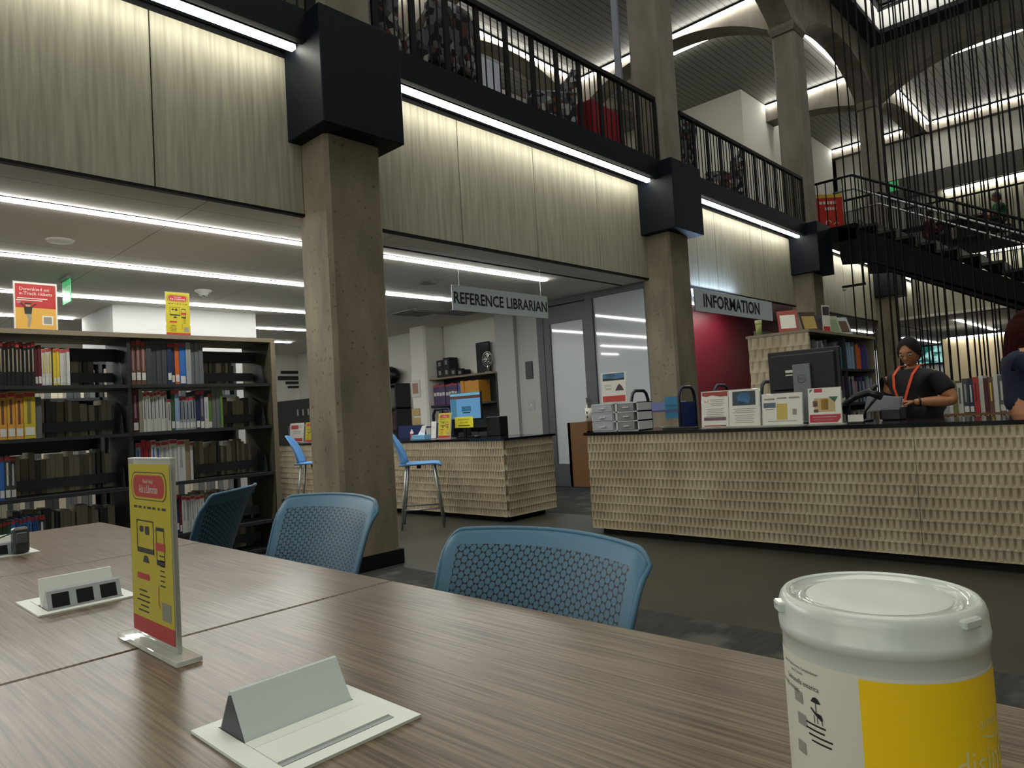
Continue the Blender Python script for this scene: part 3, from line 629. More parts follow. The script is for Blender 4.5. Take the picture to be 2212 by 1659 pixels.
# ================================================================ ACRYLIC SIGN ON THE TABLE
acr = bpy.data.materials.new('clear_acrylic'); acr.use_nodes = True; n_ = acr.node_tree.nodes; l_ = acr.node_tree.links; n_.clear()
o_ = n_.new('ShaderNodeOutputMaterial'); a_ = n_.new('ShaderNodeBsdfTransparent'); g_ = n_.new('ShaderNodeBsdfGlossy'); mx_ = n_.new('ShaderNodeMixShader'); fr_ = n_.new('ShaderNodeFresnel'); d_ = n_.new('ShaderNodeBsdfDiffuse'); mx2 = n_.new('ShaderNodeMixShader')
a_.inputs[0].default_value = (.97, .98, .96, 1); g_.inputs['Roughness'].default_value = .03; d_.inputs[0].default_value = (.9, .9, .85, 1); fr_.inputs[0].default_value = 1.35; mx2.inputs[0].default_value = .25
l_.new(fr_.outputs[0], mx_.inputs[0]); l_.new(a_.outputs[0], mx_.inputs[1]); l_.new(g_.outputs[0], mx_.inputs[2]); l_.new(mx_.outputs[0], mx2.inputs[1]); l_.new(d_.outputs[0], mx2.inputs[2]); l_.new(mx2.outputs[0], o_.inputs[0])
yel = M('yellow_print', '#b3a724', .45); red = M('red_print', '#a8322f', .5); wht = M('white_print', '#cfccc4', .5); dk = M('dark_print', '#2a2a26', .6); gr = M('grey_print', '#83827a', .6); gold = M('gold_print', '#c79a45', .5); bluep = M('blue_print', '#3f6d93', .5); skin_p = M('tan_print', '#b98a63', .6); greenp = M('green_print', '#2f6a58', .6)
def rrect(cx_, cy_, w, h, r, n=6):
    p = []
    for (sx, sy, a0) in ((1, 1, 0), (-1, 1, 90), (-1, -1, 180), (1, -1, 270)):
        for k in range(n+1): a = R(a0+90*k/n); p.append((cx_+sx*(w/2-r)+r*cos(a), cy_+sy*(h/2-r)+r*sin(a)))
    return p
def flat(m, F, poly, o, mi=0): m.add([F(x, y, o) for x, y in poly], [tuple(range(len(poly)))], mi)
def rect(cx_, cy_, w, h): return [(cx_-w/2, cy_-h/2), (cx_+w/2, cy_-h/2), (cx_+w/2, cy_+h/2), (cx_-w/2, cy_+h/2)]
def ask_poster(t, F, w, h, parent=None):
    """yellow poster: red pill with lettering, a screen and phone, small print; F(x, y, out) maps poster coordinates (origin at the centre)"""
    P = parent or t
    m = MB(); flat(m, F, rect(0, 0, w, h), 0); base = m.build('poster', yel, P)
    def L(nm, mat, fn): q = MB(); fn(q); q.build(nm, mat, base)
    y1 = h*.37
    L('pill_outline', dk, lambda q: (flat(q, F, rrect(0, y1, w*.86, h*.165, h*.07), .0002)))
    L('pill_rim', yel, lambda q: (flat(q, F, rrect(0, y1, w*.83, h*.155, h*.066), .0004)))
    L('pill', red, lambda q: (flat(q, F, rrect(0, y1, w*.76, h*.13, h*.055), .0006)))
    L('pill_lettering', wht, lambda q: (q.text('Need Help?', h*.034, lambda x, y: F(x, y1+h*.028+y, .0008)), q.text('Ask a Librarian', h*.068, lambda x, y: F(x, y1-h*.018+y, .0008), sx=min(1, w*1.9/(h))*1.0*(.72 if w/h > .6 else .82))))
    L('small_print', dk, lambda q: ([flat(q, F, rect(w*(-.34+.115*k), h*.245, w*(.09-.02*(k % 3)), h*.014), .0004) for k in range(7)], [flat(q, F, rect(w*(-.22+.03*(k % 2)), -h*.25-k*h*.03, w*(.2+.06*(k % 3)), h*.009), .0004) for k in range(5)],
        [flat(q, F, rect(w*.27, h*(-.02-.028*k), w*(.12-.02*(k % 2)), h*.008), .0004) for k in range(7)]))
    L('screen_picture', dk, lambda q: (flat(q, F, rect(-w*.12, h*.165, w*.42, h*.008), .0004), flat(q, F, rect(-w*.325, h*.08, w*.015, h*.17), .0004), flat(q, F, rect(w*.08, h*.08, w*.015, h*.17), .0004), flat(q, F, rect(-w*.12, -h*.01, w*.42, h*.03), .0004), flat(q, F, [(-w*.2, -h*.08), (-w*.04, -h*.08), (-w*.08, -h*.04), (-w*.16, -h*.04)], .0004),
        flat(q, F, rrect(-w*.21, h*.115, w*.1, h*.035, h*.012), .0004), flat(q, F, rrect(-w*.07, h*.11, w*.1, h*.05, h*.012), .0004), flat(q, F, rect(w*.24, h*.13, w*.19, h*.02), .0004), flat(q, F, rect(w*.15, h*.04, w*.013, h*.18), .0004), flat(q, F, rect(w*.33, h*.04, w*.013, h*.18), .0004), flat(q, F, rect(w*.24, -h*.06, w*.19, h*.03), .0004)))
    L('red_printing', red, lambda q: (flat(q, F, rect(w*.24, h*.03, w*.22, h*.045), .0006), flat(q, F, rect(-w*.2, -h*.165, w*.3, h*.035), .0004), flat(q, F, [(w*.16, -h*.2), (w*.18, -h*.19), (w*.165, -h*.29), (w*.2, -h*.33), (w*.15, -h*.30)], .0004), flat(q, F, rect(0, -h*.455, w, h*.09), .0004)))
    L('code_patch', gr, lambda q: flat(q, F, rect(w*.33, -h*.33, w*.2, h*.1), .0004))
t = thing('acrylic_table_sign', 'clear acrylic stand holding a tall yellow poster on the seam of the tables', 'table sign', (.435, 1.265, .7405))
MB().cbox(-.020, .020, -.135, .135, 0, .0085, .001).build('acrylic_base', acr, t)
MB().cbox(-.004, .004, -.0975, .0975, .0087, .318, .0008).build('acrylic_sleeve', acr, t)
MB().box(-.0042, .0042, -.0975, .0975, .3182, .3205).build('sleeve_top_edge', M('acrylic_edge_white', '#cfd0cc', .3), t)
ask_poster(t, lambda x, y, o: (-.0046-o, -x, .165+y), .187, .290)
def acrylic_frame(t, w, h, F):
    pass
# ================================================================ BOOKS
def on(n): return {1: 'first', 2: 'second', 3: 'third', 4: 'fourth', 5: 'fifth', 6: 'sixth', 7: 'seventh', 8: 'eighth', 9: 'ninth', 10: 'tenth'}.get(n, '%d%s' % (n, {1: 'st', 2: 'nd', 3: 'rd'}.get(n % 10 if n not in (11, 12, 13) else 0, 'th')))
PAGE = M('book_pages', '#a39c8a', .85)
PAL = dict(black='#17171a', darkred='#5a1f24', white='#b9b9b4', yellow='#c9b23a', gold='#c78f36', mustard='#b8a52c', grey='#5c6060', darkgrey='#3a3e3f', navy='#1d2c4a', blue='#2d63a8', orange='#b85a2a', green='#5a7a3a', darkgreen='#2f4a34', lightblue='#7f95b4', purple='#4a3a5e', tan='#97876f', brown='#5e4232', red='#a12a2e', teal='#2b6a80', pink='#96707c', beige='#bdb5a1', olive='#6f6a38', violet='#3c2f7a', taupe='#8c8577', maroon='#46161f', lime='#7f9a2f', spiral='#8d9394')
CAPM = M('red_spine_sticker', '#a8383a', .6); LABM = M('white_spine_label', '#c4c4be', .6)
def bm(c): return M('book_cover_'+c, PAL[c], .5)
NB = [0]
STUFF = MB(); SM = []
def book_stuff(loc, rz, w, h, d, col):
    for m_ in (bm(col), PAGE):
        if m_ not in SM: SM.append(m_)
    q = MB(); q.box(0, w, 0, d, 0, h, SM.index(bm(col))); q.box(w*.12, w*.88, d*.02, d*.985, h-.0006, h+.0004, SM.index(PAGE)); q.xf(Matrix.Translation(loc) @ Matrix.Rotation(rz, 4, 'Z'))
    o = len(STUFF.v); STUFF.v += q.v; STUFF.f += [tuple(i+o for i in f) for f in q.f]; STUFF.m += q.m; STUFF.smooth += q.smooth
def book(loc, rz, w, h, d, col, label, group, cap=False, tagz=None, tilt=0, title=None, name='book'):
    m = MB(); m.box(0, w, 0, d, 0, h, 0); m.box(w*.12, w*.88, d*.02, d*.985, h-.0006, h+.0004, 1); m.box(w*.12, w*.88, d-.0004, d+.0006, .004, h-.004, 1)
    RM = Matrix.Rotation(rz, 4, 'Z'); o = m.xf(RM).build(name, [bm(col), PAGE], None, loc, label, 'book', group)
    if cap: MB().box(w*.04, w*.96, -.0012, -.0002, h*.90, h*.985).xf(RM).build('spine_sticker', CAPM, o)
    if tagz: MB().box(w*.1, w*.9, -.0012, -.0002, h*tagz, h*(tagz+.17)).xf(RM).build('spine_label', LABM, o)
    if title: MB().box(w*.3, w*.62, -.001, -.0002, h*.32, h*.84).xf(RM).build('spine_title', bm(title), o)
    NB[0] += 1; return o
def row(x, spec, yf, z, where, group, axis=0, dirn=1, depth=.2, rz=0, org=(0, 0), stuff=False):
    """spec: (count, width, height, colour, cap, tag, title[, tilt])"""
    k = 0; s = x
    for sp in spec:
        n, w, h, c, cap, tg, ti = sp[:7]; tilt = sp[7] if len(sp) > 7 else 0
        for j in range(n):
            if c is None: s += w; continue
            k += 1; hh = h*(1+.012*((k*7) % 5-2)); loc = (s, yf+.004*((k*3) % 4), z) if axis == 0 else (yf+.004*((k*3) % 4), s, z)
            cn = {'darkred': 'dark red', 'darkgrey': 'dark grey', 'darkgreen': 'dark green', 'lightblue': 'light blue', 'spiral': 'spiral-bound grey'}.get(c, c)
            if stuff: book_stuff(loc, rz, w*.95, hh, depth, c)
            else: book(loc, rz, w*.95, hh, depth, c, '%s%s book, %s from the left, %s' % ('tall ' if h > .3 else '', cn, on(k), where), group, cap, tg, tilt, ti)
            s += w*(1 if axis == 0 else -1)
    return s
bk = M('shelf_dark_metal', '#24282a', .5); bwood = M('shelf_wood_trim', '#7a705c', .6)
t = thing('double_sided_bookcase', 'long dark double-sided bookcase with a pale end panel at the left', 'bookcase', (0, 0, 0))
BX0, BXM, BX1, BY0, BY1 = .74, 1.88, 3.05, 5.83, 6.36
MB().box(BX0, BX1+.04, BY0-.01, BY1+.01, 1.865, 1.90).build('top_board', bwood, t)
MB().box(BX1, BX1+.04, BY0-.01, BY1+.01, 0, 1.865).build('end_panel', bwood, t); MB().box(BX1-.012, BX1, BY0, BY1, .02, 1.865).build('end_panel_liner', M('olive_liner', '#3d3a2a', .7), t)
MB().box(BX0-.04, BX0, BY0-.01, BY1+.01, 0, 1.865).build('end_panel', bwood, t)
MB().box(BXM-.012, BXM+.012, BY0+.01, BY1-.01, 0, 1.865).build('upright', bk, t)
ZS = [1.50, 1.125, .71, .29]
t2_ = thing('double_sided_bookcase', 'dark bookcase full of grey books seen through the gaps of the nearer one', 'bookcase', (0, 0, 0))
MB().box(.9, 3.6, 7.7, 8.2, 1.83, 1.86).box(.9, 3.6, 7.94, 7.96, .05, 1.83).box(.9, .93, 7.7, 8.2, 0, 1.83).box(3.57, 3.6, 7.7, 8.2, 0, 1.83).box(2.2, 2.23, 7.7, 8.2, 0, 1.83).build('case', bk, t2_)
for z in (.06, .42, .78, 1.14, 1.5): MB().box(.93, 3.57, 7.7, 8.2, z-.03, z).build('shelf', bk, t2_)
for a, b in ((BX0, BXM-.012), (BXM+.012, BX1-.012)):
    for z in ZS+[.05]:
        MB().box(a, b, BY0, BY1, z-.028, z-.002).build('shelf', bk, t)
        MB().box(a+.02, b-.02, 6.095, 6.105, z+.035, z+.11).build('back_stop', M('shelf_steel', '#4a5257', .45), t)
    MB().box(a, b, 6.09, 6.11, 1.70, 1.80).build('cross_rail', bk, t)
    MB().box(a, b, BY0+.02, BY1-.02, 0, .02).build('kick_plate', bk, t)
for i, sx in enumerate((BXM-.05, BX1-.06)):
    for z in ZS[:3]: MB().prism([(5.86, z), (6.06, z), (6.06, z+.16), (6.02, z+.2), (5.90, z+.16)], sx, sx+.003, 'X').build('bracket', bk, t)
L1 = '%s shelf, left bay of dark bookcase'; L2 = '%s shelf, right bay of dark bookcase'
G = 'books in the dark bookcase'
row(.988, [(12, .0235, .305, 'black', 1, 0, 'tan'), (2, .020, .29, 'darkred', 0, .05, None), (3, .021, .27, 'white', 1, .04, 'mustard'), (1, .008, .2, None, 0, 0, 0), (2, .021, .27, 'yellow', 1, .04, None), (3, .0215, .27, 'white', 1, .05, None)], 5.86, 1.50, L1 % 'top', G)
row(1.905, [(3, .036, .345, 'brown', 1, .1, 'pink'), (4, .040, .34, 'darkgrey', 0, 0, None), (1, .034, .34, 'navy', 1, .1, None), (1, .028, .33, 'navy', 1, .05, None), (1, .036, .345, 'orange', 1, .06, None), (1, .050, .34, 'blue', 1, .0+.02, None), (1, .040, .335, 'spiral', 0, 0, 'taupe'), (3, .034, .34, 'grey', 0, 0, None)], 5.86, 1.50, L2 % 'top', G)
row(1.052, [(3, .047, .325, 'gold', 1, .06, 'brown'), (1, .072, .325, 'mustard', 1, .07, 'olive'), (1, .038, .30, 'grey', 0, 0, None)], 5.86, 1.125, L1 % 'second', G)
row(1.905, [(1, .045, .345, 'maroon', 0, .05, 'pink'), (1, .028, .33, 'taupe', 0, 0, None), (7, .0265, .315, 'white', 1, 0, 'grey'), (1, .026, .26, 'white', 1, 0, 'grey'), (1, .030, .33, 'darkgreen', 1, .05, None), (1, .034, .32, 'lightblue', 1, .04, None), (5, .027, .27, 'spiral', 1, .05, 'navy'), (1, .034, .32, 'navy', 1, .04, None), (1, .034, .32, 'purple', 1, .02, 'taupe'), (1, .034, .27, 'white', 0, 0, 'lightblue'), (1, .034, .29, 'green', 1, .02, None), (2, .033, .32, 'grey', 0, 0, None), (1, .022, .32, 'green', 0, 0, None)], 5.86, 1.125, L2 % 'second', G)
row(.983, [(3, .03, .30, 'blue', 1, .05, None), (2, .034, .30, 'darkgrey', 1, .05, 'white')], 5.86, .71, L1 % 'third', G)
row(1.915, [(1, .04, .33, 'lightblue', 1, 0, 'blue'), (2, .035, .34, 'red', 0, 0, 'maroon'), (2, .038, .34, 'white', 1, 0, 'blue'), (3, .062, .335, 'white', 1, 0, 'spiral'), (1, .04, .33, 'tan', 0, 0, None), (1, .022, .32, 'white', 1, 0, None)], 5.86, .71, L2 % 'third', G)
row(.93, [(4, .026, .27, 'white', 1, 0, 'grey'), (3, .022, .27, 'darkgreen', 1, .05, None), (7, .0235, .28, 'blue', 1, .04, 'navy'), (1, .04, .29, 'darkgrey', 1, 0, 'white')], 5.86, .29, L1 % 'fourth', G)
row(1.915, [(2, .04, .3, 'green', 1, .05, None), (3, .03, .32, 'brown', 1, .06, None), (1, .03, .3, 'blue', 0, .1, 'white'), (2, .026, .32, 'red', 0, .05, 'pink'), (2, .028, .32, 'navy', 1, .1, None), (1, .02, .3, 'darkred', 0, .05, None), (5, .036, .29, 'white', 1, 0, 'spiral')], 5.86, .29, L2 % 'fourth', G)
rr = random.Random(3)
GB = 'books facing the other side of the dark bookcase'
for (a, b), bay in (((1.02, 1.80), 'left'), ((1.98, 2.92), 'right')):
    for zi, z in enumerate(ZS+[.05]):
        s = a+(.33 if (zi < 2 and bay == 'left') else 0)+(.45 if bay == 'right' and zi in (0, 1) else 0); k = 0; b2 = b-(.12 if zi == 0 else 0)
        while s < b2:
            w = rr.choice([.02, .026, .034, .04, .052]); h = rr.uniform(.23, .29)+(.02 if zi > 1 else 0); k += 1; c = rr.choice(['beige', 'taupe', 'beige', 'grey', 'taupe'])
            if zi == 4 or (bay == 'right' and s < 2.45 and zi != 3): book_stuff((s, 6.125, z), 0, w*.94, h, .19, c)
            else: book((s, 6.125, z), 0, w*.94, h, .19, c, 'page edges of a %s book, %s from left, rear row, %s shelf, %s bay' % (c, on(k), ['top', 'second', 'third', 'fourth', 'bottom'][zi], bay), GB)
            s += w+(rr.uniform(.004, .012) if rr.random() < .3 else 0)
for z in (.061, .421, .781, 1.141, 1.501):
    s = .96
    while s < 3.5:
        w = rr.choice([.03, .04, .05, .06]); 
        if not 2.14 < s < 2.24: book_stuff((s, 7.72, z), 0, w*.94, rr.uniform(.22, .29) if z != .781 else .2, .2, rr.choice(['taupe', 'grey', 'beige', 'darkgrey']))
        s += w
# ================================================================ SIGNS ON THE BOOKCASE TOP
def Fy(x0, y0, z0): return lambda x, y, o: (x0+x, y0-o, z0+y)                # faces -Y
def Fx(x0, y0, z0, lean=0, h0=0): return lambda x, y, o: (x0-o+lean*(y+h0), y0-x, z0+y)      # faces -X
t = thing('shelf_top_sign', 'red and golden poster in an acrylic stand on the bookcase top, left end', 'sign', (1.315, 6.0, 1.902))
MB().cbox(-.14, .14, -.03, .05, 0, .004, .001).build('acrylic_base', acr, t); MB().box(-.138, .138, .001, .005, .004, .372).build('acrylic_back', acr, t)
F = Fy(0, 0, .187); w, h = .268, .36
m = MB(); flat(m, F, rect(0, 0, w, h), 0); b0 = m.build('poster', wht, t)
m = MB(); flat(m, F, rect(0, h*.22, w*.94, h*.49), .0003); m.build('red_field', red, b0); m = MB(); flat(m, F, rect(0, -h*.25, w*.94, h*.45), .0003); m.build('golden_field', gold, b0)
m = MB(); m.text('Download on', .034, lambda x, y: F(-w*.38+x, h*.36+y, .0006), align='LEFT'); m.text('e-Track tickets', .034, lambda x, y: F(-w*.38+x, h*.27+y, .0006), align='LEFT'); flat(m, F, rect(-.02, h*.17, w*.7, .006), .0006); flat(m, F, rect(-.04, h*.13, w*.6, .006), .0006); m.build('lettering', wht, b0)
m = MB(); flat(m, F, rrect(-w*.18, h*.03, .03, .03, .014), .0008); m.build('figure_head', skin_p, b0)
m = MB(); flat(m, F, [(-.07, -.055), (-.028, -.055), (-.022, .0), (-.075, .0)], .0008); flat(m, F, [(-.075, 0), (-.098, .022), (-.09, .028), (-.066, .0)], .0008); flat(m, F, [(-.022, 0), (.004, .016), (0, .024), (-.03, .002)], .0008); flat(m, F, rrect(-w*.18, h*.06, .04, .014, .006), .001); m.build('figure_jacket', dk, b0)
m = MB(); flat(m, F, [(-.062, -.055), (-.03, -.055), (-.028, -.085), (-.04, -.15), (-.055, -.15), (-.05, -.09)], .0008); flat(m, F, rect(-.105, .03, .025, .018), .0008); m.build('figure_trousers', gr, b0)
m = MB(); flat(m, F, rect(w*.27, -h*.27, .068, .068), .0006); m.build('code_card', wht, b0); m = MB(); flat(m, F, rect(w*.27, -h*.27, .052, .052), .0008); m.build('code_patch', gr, b0)
t = thing('shelf_top_sign', 'narrow yellow poster in an acrylic stand on the bookcase top, right bay', 'sign', (2.325, 6.0, 1.902))
MB().cbox(-.10, .10, -.03, .05, 0, .004, .001).build('acrylic_base', acr, t); MB().box(-.1, .1, .001, .005, .004, .385).build('acrylic_back', acr, t)
ask_poster(t, Fy(0, 0, .193), .195, .375)
# ================================================================ HANGING SIGNS
sg = M('sign_grey_blue', '#b4bec4', .4); letter = M('sign_letters', '#17181b', .5)
t = thing('hanging_sign', 'grey hanging sign lettered REFERENCE LIBRARIAN', 'sign', (5.11, 4.86, 2.11))
MB().cbox(-.70, .70, 0, .012, 0, .245, .002).build('sign_board', sg, t)
MB().text('REFERENCE LIBRARIAN', .158, lambda x, y: (x, -.002, .118+y), sx=.845, bold=.003).build('lettering', letter, t)
for dx in (-.6, .6): MB().cyl((dx, .006, .245), (dx, .006, .59), .0018, 6).build('cable', chrome, t)
t = thing('hanging_sign', 'grey hanging sign lettered INFORMATION in front of the red wall', 'sign', (9.82, 4.55, 2.335))
MB().cbox(-1.27, 1.27, 0, .02, 0, .31, .002).build('sign_board', sg, t)
MB().text('INFORMATION', .255, lambda x, y: (-.13+x, -.003, .155+y), sx=1.06, bold=.006).build('lettering', letter, t)
for dx in (-1.1, 1.1): MB().cyl((dx, .01, .31), (dx, .01, 1.6), .003, 6).build('cable', chrome, t)
MB().box(-1.1, .25, .075, .12, .235, .25).build('cool_light_strip', EM('cool_sign_light', (.5, .68, 1), 110), t)
MB().box(-1.1, .25, .05, .06, .03, .036).build('cool_light_strip', MC['cool_sign_light'], t)
# ================================================================ CEILING FITTINGS
EXG = M('green_exit_plastic', '#2fae62', .3, em='#2fae62', es=.5)
t = thing('exit_sign', 'green edge-lit exit sign hanging from the ceiling above the bookcase', 'exit sign', (1.97, 7.8, 2.44))
MB().box(-.03, .03, -.14, .14, .225, .259).build('canopy', M('canopy_grey', '#4f5654', .4), t)
MB().box(-.005, .005, -.13, .13, 0, .225).build('edge_lit_panel', EXG, t)
MB().text('EXIT', .13, lambda x, y: (-.007, -x, .11+y)).build('lettering', M('exit_letters', '#e0f0e4', .5), t)
t = thing('security_camera', 'round dome camera on the ceiling left of the concrete column', 'camera', (3.33, 7.85, 2.64))
m = MB(); m.lathe([(.0, .059), (.09, .059), (.09, .045), (.055, .03), (.045, 0), (0, -.012)], n=24); m.build('dome_body', white, t); MB().ball((0, 0, .01), .03, n=12).build('lens_ball', chrome, t)
t = thing('track_spotlight', 'small white ceiling spotlight between two light lines', 'spotlight', (4.55, 10.1, 2.50))
MB().cyl((0, 0, .11), (0, 0, .199), .012, 8).build('stem', white, t); MB().cyl((0, 0, .12), (-.04, -.08, .03), .035, 12, .045).build('lamp_head', white, t); MB().ball((-.045, -.09, .02), .035, n=12).build('bulb', EM('spot_bulb', (1, .95, .8), 12), t)
t = thing('downlight', 'round flush fitting in the ceiling at the far left', 'ceiling fitting', (1.57, 6.35, 2.685)); MB().lathe([(0, 0), (.09, 0), (.10, .014)], n=24).build('trim_ring', white, t)
t = thing('speaker_grille', 'round speaker grille in the ceiling by the hanging sign', 'ceiling fitting', (5.3, 6.25, 2.688)); MB().lathe([(0, 0), (.10, 0), (.11, .011)], n=24).build('grille', M('grille_grey', '#77756e', .8), t)
for i, (vx, vy) in enumerate(((6.6, 8.1), (7.2, 7.75))):
    t = thing('air_vent', 'square louvred ceiling vent, '+('nearer the concrete column' if i == 0 else 'nearer the grey wall'), 'air vent', (vx, vy, 2.682)); MB().box(-.28, .28, -.28, .28, 0, .017).build('vent_frame', M('vent_grey', '#8f8d86', .7), t)
    for k in range(5): MB().box(-.24, .24, -.22+k*.1, -.18+k*.1, -.008, -.001).build('slat', MC['vent_grey'], t)
# ================================================================ INFORMATION DESK: THINGS ON TOP
ZT = .889
def stand(label, y0, y1, h, x=5.03, z=ZT, lean=.10, frame=None, name='flyer_holder'):
    w = y0-y1; t = thing(name, label, 'flyer holder', (x, (y0+y1)/2, z))
    MB().box(-.012, .09, -w/2, w/2, 0, .004).build('acrylic_foot', acr, t)
    F = Fx(0, 0, .006+h/2, lean, h/2)
    m = MB(); m.add([F(-w/2, -h/2, -.002), F(w/2, -h/2, -.002), F(w/2, h/2, -.002), F(-w/2, h/2, -.002), F(-w/2, -h/2, -.006), F(w/2, -h/2, -.006), F(w/2, h/2, -.006), F(-w/2, h/2, -.006)], [(0, 1, 2, 3), (4, 5, 6, 7), (0, 1, 5, 4), (2, 3, 7, 6), (1, 2, 6, 5), (0, 3, 7, 4)]); m.build('acrylic_back', frame or acr, t)
    return t, F, w, h
def leafl(t, F, w, h, parts, paper=None):
    m = MB(); flat(m, F, rect(0, 0, w*.96, h*.97), 0); b = m.build('flyer', paper or wht, t)
    for nm, mat, polys in parts:
        m = MB()
        for p in polys:
            if isinstance(p[0], str): m.text(p[0], p[1]*h, lambda x, y, p=p: F(p[2]*w+x, p[3]*h+y, .0006), sx=p[4] if len(p) > 4 else 1)
            else: flat(m, F, [(a*w, c*h) for a, c in p], .0004)
        m.build(nm, mat, b)
def rr_(x, y, w, h): return rect(x, y, w, h)
lines = lambda x, y, n, w=.6, g=.05: [rr_(x, y-k*g, w*(1-.15*(k % 2)), .015) for k in range(n)]
t, F, w, h = stand('curled white flyer with a red wavy top in an acrylic holder on the long desk', 2.70, 2.465, .285)
leafl(t, F, w, h, [('red_wave', M('brick_print', '#8c3a30', .5), [[(-.46, .47), (.46, .47), (.46, .34), (.2, .33), (-.1, .38), (-.3, .34), (-.46, .37)], rr_(0, -.46, .8, .03)]), ('butterfly', gold, [[(-.38, .27), (-.3, .20), (-.22, .28), (-.24, .17), (-.3, .2), (-.36, .17)]]), ('small_print', gr, lines(.08, .25, 4, .5)+lines(0, 0, 6, .65)), ('crowd_picture', M('mauve_print', '#6a5658', .6), [rr_(0, -.27, .8, .09)])])
t, F, w, h = stand('white flyer with a dark blue circle picture in an acrylic holder', 2.47, 2.215, .285)
leafl(t, F, w, h, [('dark_picture', M('dark_teal_print', '#22333c', .35), [rr_(0, .25, .72, .38)]), ('blue_circle', bluep, [rrect(0, .25, .42, .3, .14)]), ('small_print', gr, lines(0, -.03, 3, .7)+lines(0, -.2, 5, .6))])
t, F, w, h = stand('wide white flyer with a yellow middle column in an acrylic holder', 2.205, 1.90, .235)
leafl(t, F, w, h, [('yellow_column', M('pale_gold_print', '#b5a253', .5), [rr_(0, -.08, .26, .5)]), ('headings', gr, [rr_(-.3, .32, .26, .05), rr_(0, .34, .24, .05), rr_(.3, .34, .26, .05), rr_(.3, -.1, .1, .18)]), ('blue_picture', M('slate_print', '#4d5f6c', .5), [rr_(-.3, .13, .3, .16)]), ('small_print', gr, [rr_(-.3, 0, .2, .03), rr_(0, -.37, .7, .02)])])
t, F, w, h = stand('white framed flyer with a gold book picture and a red band at the foot', 1.865, 1.635, .255)
leafl(t, F, w, h, [('picture_ground', M('peach_print', '#b39a72', .5), [rr_(0, .02, .62, .38)]), ('gold_book', M('deep_gold_print', '#b07f22', .5), [rrect(.0, .03, .22, .3, .03)]), ('brown_blocks', M('umber_print', '#5c4a3e', .6), [rr_(-.28, .06, .14, .16), rr_(-.26, -.14, .14, .08)]), ('green_corner', greenp, [[(.12, .24), (.40, .24), (.3, .08)], [(-.44, .46), (-.34, .46), (-.44, .36)]]), ('red_band', M('crimson_print', '#a62a3a', .5), [[(-.46, -.24), (.46, -.24), (.46, -.34), (.36, -.46), (-.46, -.46)], rr_(-.18, .42, .24, .1)]), ('band_lettering', wht, [rr_(-.02, -.31, .7, .025), rr_(-.05, -.39, .6, .02)])])
t = thing('card_holder', 'small white card in a low holder on the long desk', 'card holder', (5.1, 1.57, ZT)); MB().box(-.02, .03, -.05, .05, 0, .012).build('card_base', blackp, t); MB().box(-.004, 0, -.05, .05, .012, .06).build('card', wht, t)
t = thing('drawer_organizer', 'white desktop organizer with clear plastic drawers, left end of the long desk', 'drawer organizer', (5.02, 3.52, ZT))
m = MB(); W_, H_, D_ = .49, .245, .22
m.box(0, D_, -W_/2, W_/2, 0, .008).box(0, D_, -W_/2, W_/2, H_-.008, H_).box(0, D_, -W_/2, -W_/2+.01, 0, H_).box(0, D_, W_/2-.01, W_/2, 0, H_).box(0, D_, -.032, -.012, 0, H_).box(D_-.005, D_, -W_/2, W_/2, 0, H_).box(0, D_, .012, .016, 0, H_)
for z in (.085, .165): m.box(0, D_, -W_/2, W_/2, z-.006, z+.006)
m.build('organizer_frame', M('organizer_white', '#c2c4c8', .4), t)
fr_m = M('cloudy_drawer_plastic', '#a2a7ad', .25)
for z0, z1 in ((.01, .077), (.093, .157), (.173, .235)):
    d = MB().box(-.008, .2, .018, W_/2-.014, z0, z1).build('drawer', fr_m, t); MB().box(-.02, -.008, .09, .15, (z0+z1)/2-.006, (z0+z1)/2+.004).build('drawer_handle', MC['organizer_white'], d)
    d = MB().box(-.008, .2, -W_/2+.04, -.045, z0, z1).build('drawer', M('grey_drawer_plastic', '#7f8280', .3), t); MB().box(-.02, -.008, -.16, -.1, (z0+z1)/2-.006, (z0+z1)/2+.004).build('drawer_handle', MC['organizer_white'], d)
t, F, w, h = stand('tall white flyer with blue picture and red foot standing on the drawer organizer', 3.69, 3.42, .27, x=5.08, z=ZT+H_+.001, lean=.05)
leafl(t, F, w, h, [('landscape_picture', bluep, [rr_(0, .36, .86, .2)]), ('dark_hills', dk, [[(-.43, .22), (.43, .22), (.43, .30), (.2, .27), (-.43, .3)]]), ('red_tags', red, [rr_(-.12, .38, .36, .12), rr_(0, -.38, .9, .2)]), ('crowd', M('crowd_print', '#4c2f3a', .6), [[(.06, -.12), (.4, -.12), (.34, 0), (.28, .06), (.22, .1), (.14, .02)]]), ('small_print', gr, lines(-.22, .08, 4, .3, .05))])
t = thing('paper_tube', 'white cup with black spots beside the drawer organizer', 'cup', (5.06, 3.82, .985)); MB().lathe([(0, 0), (.035, 0), (.038, .12), (.03, .12)], n=20).build('cup', wht, t); MB().box(-.039, -.037, -.01, .004, .03, .05).box(-.039, -.037, -.008, .006, .07, .09).build('spots', dk, t)
# pen and tray lying on the desk
t = thing('pen_tray', 'thin dark pen tray lying on the long desk left of the flyers', 'pen tray', (5.1, 2.93, ZT)); MB().box(-.03, .03, -.15, .15, 0, .012).build('tray', blackp, t); MB().cyl((0, .15, .016), (0, .19, .02), .004, 8).build('pen', silver, t)
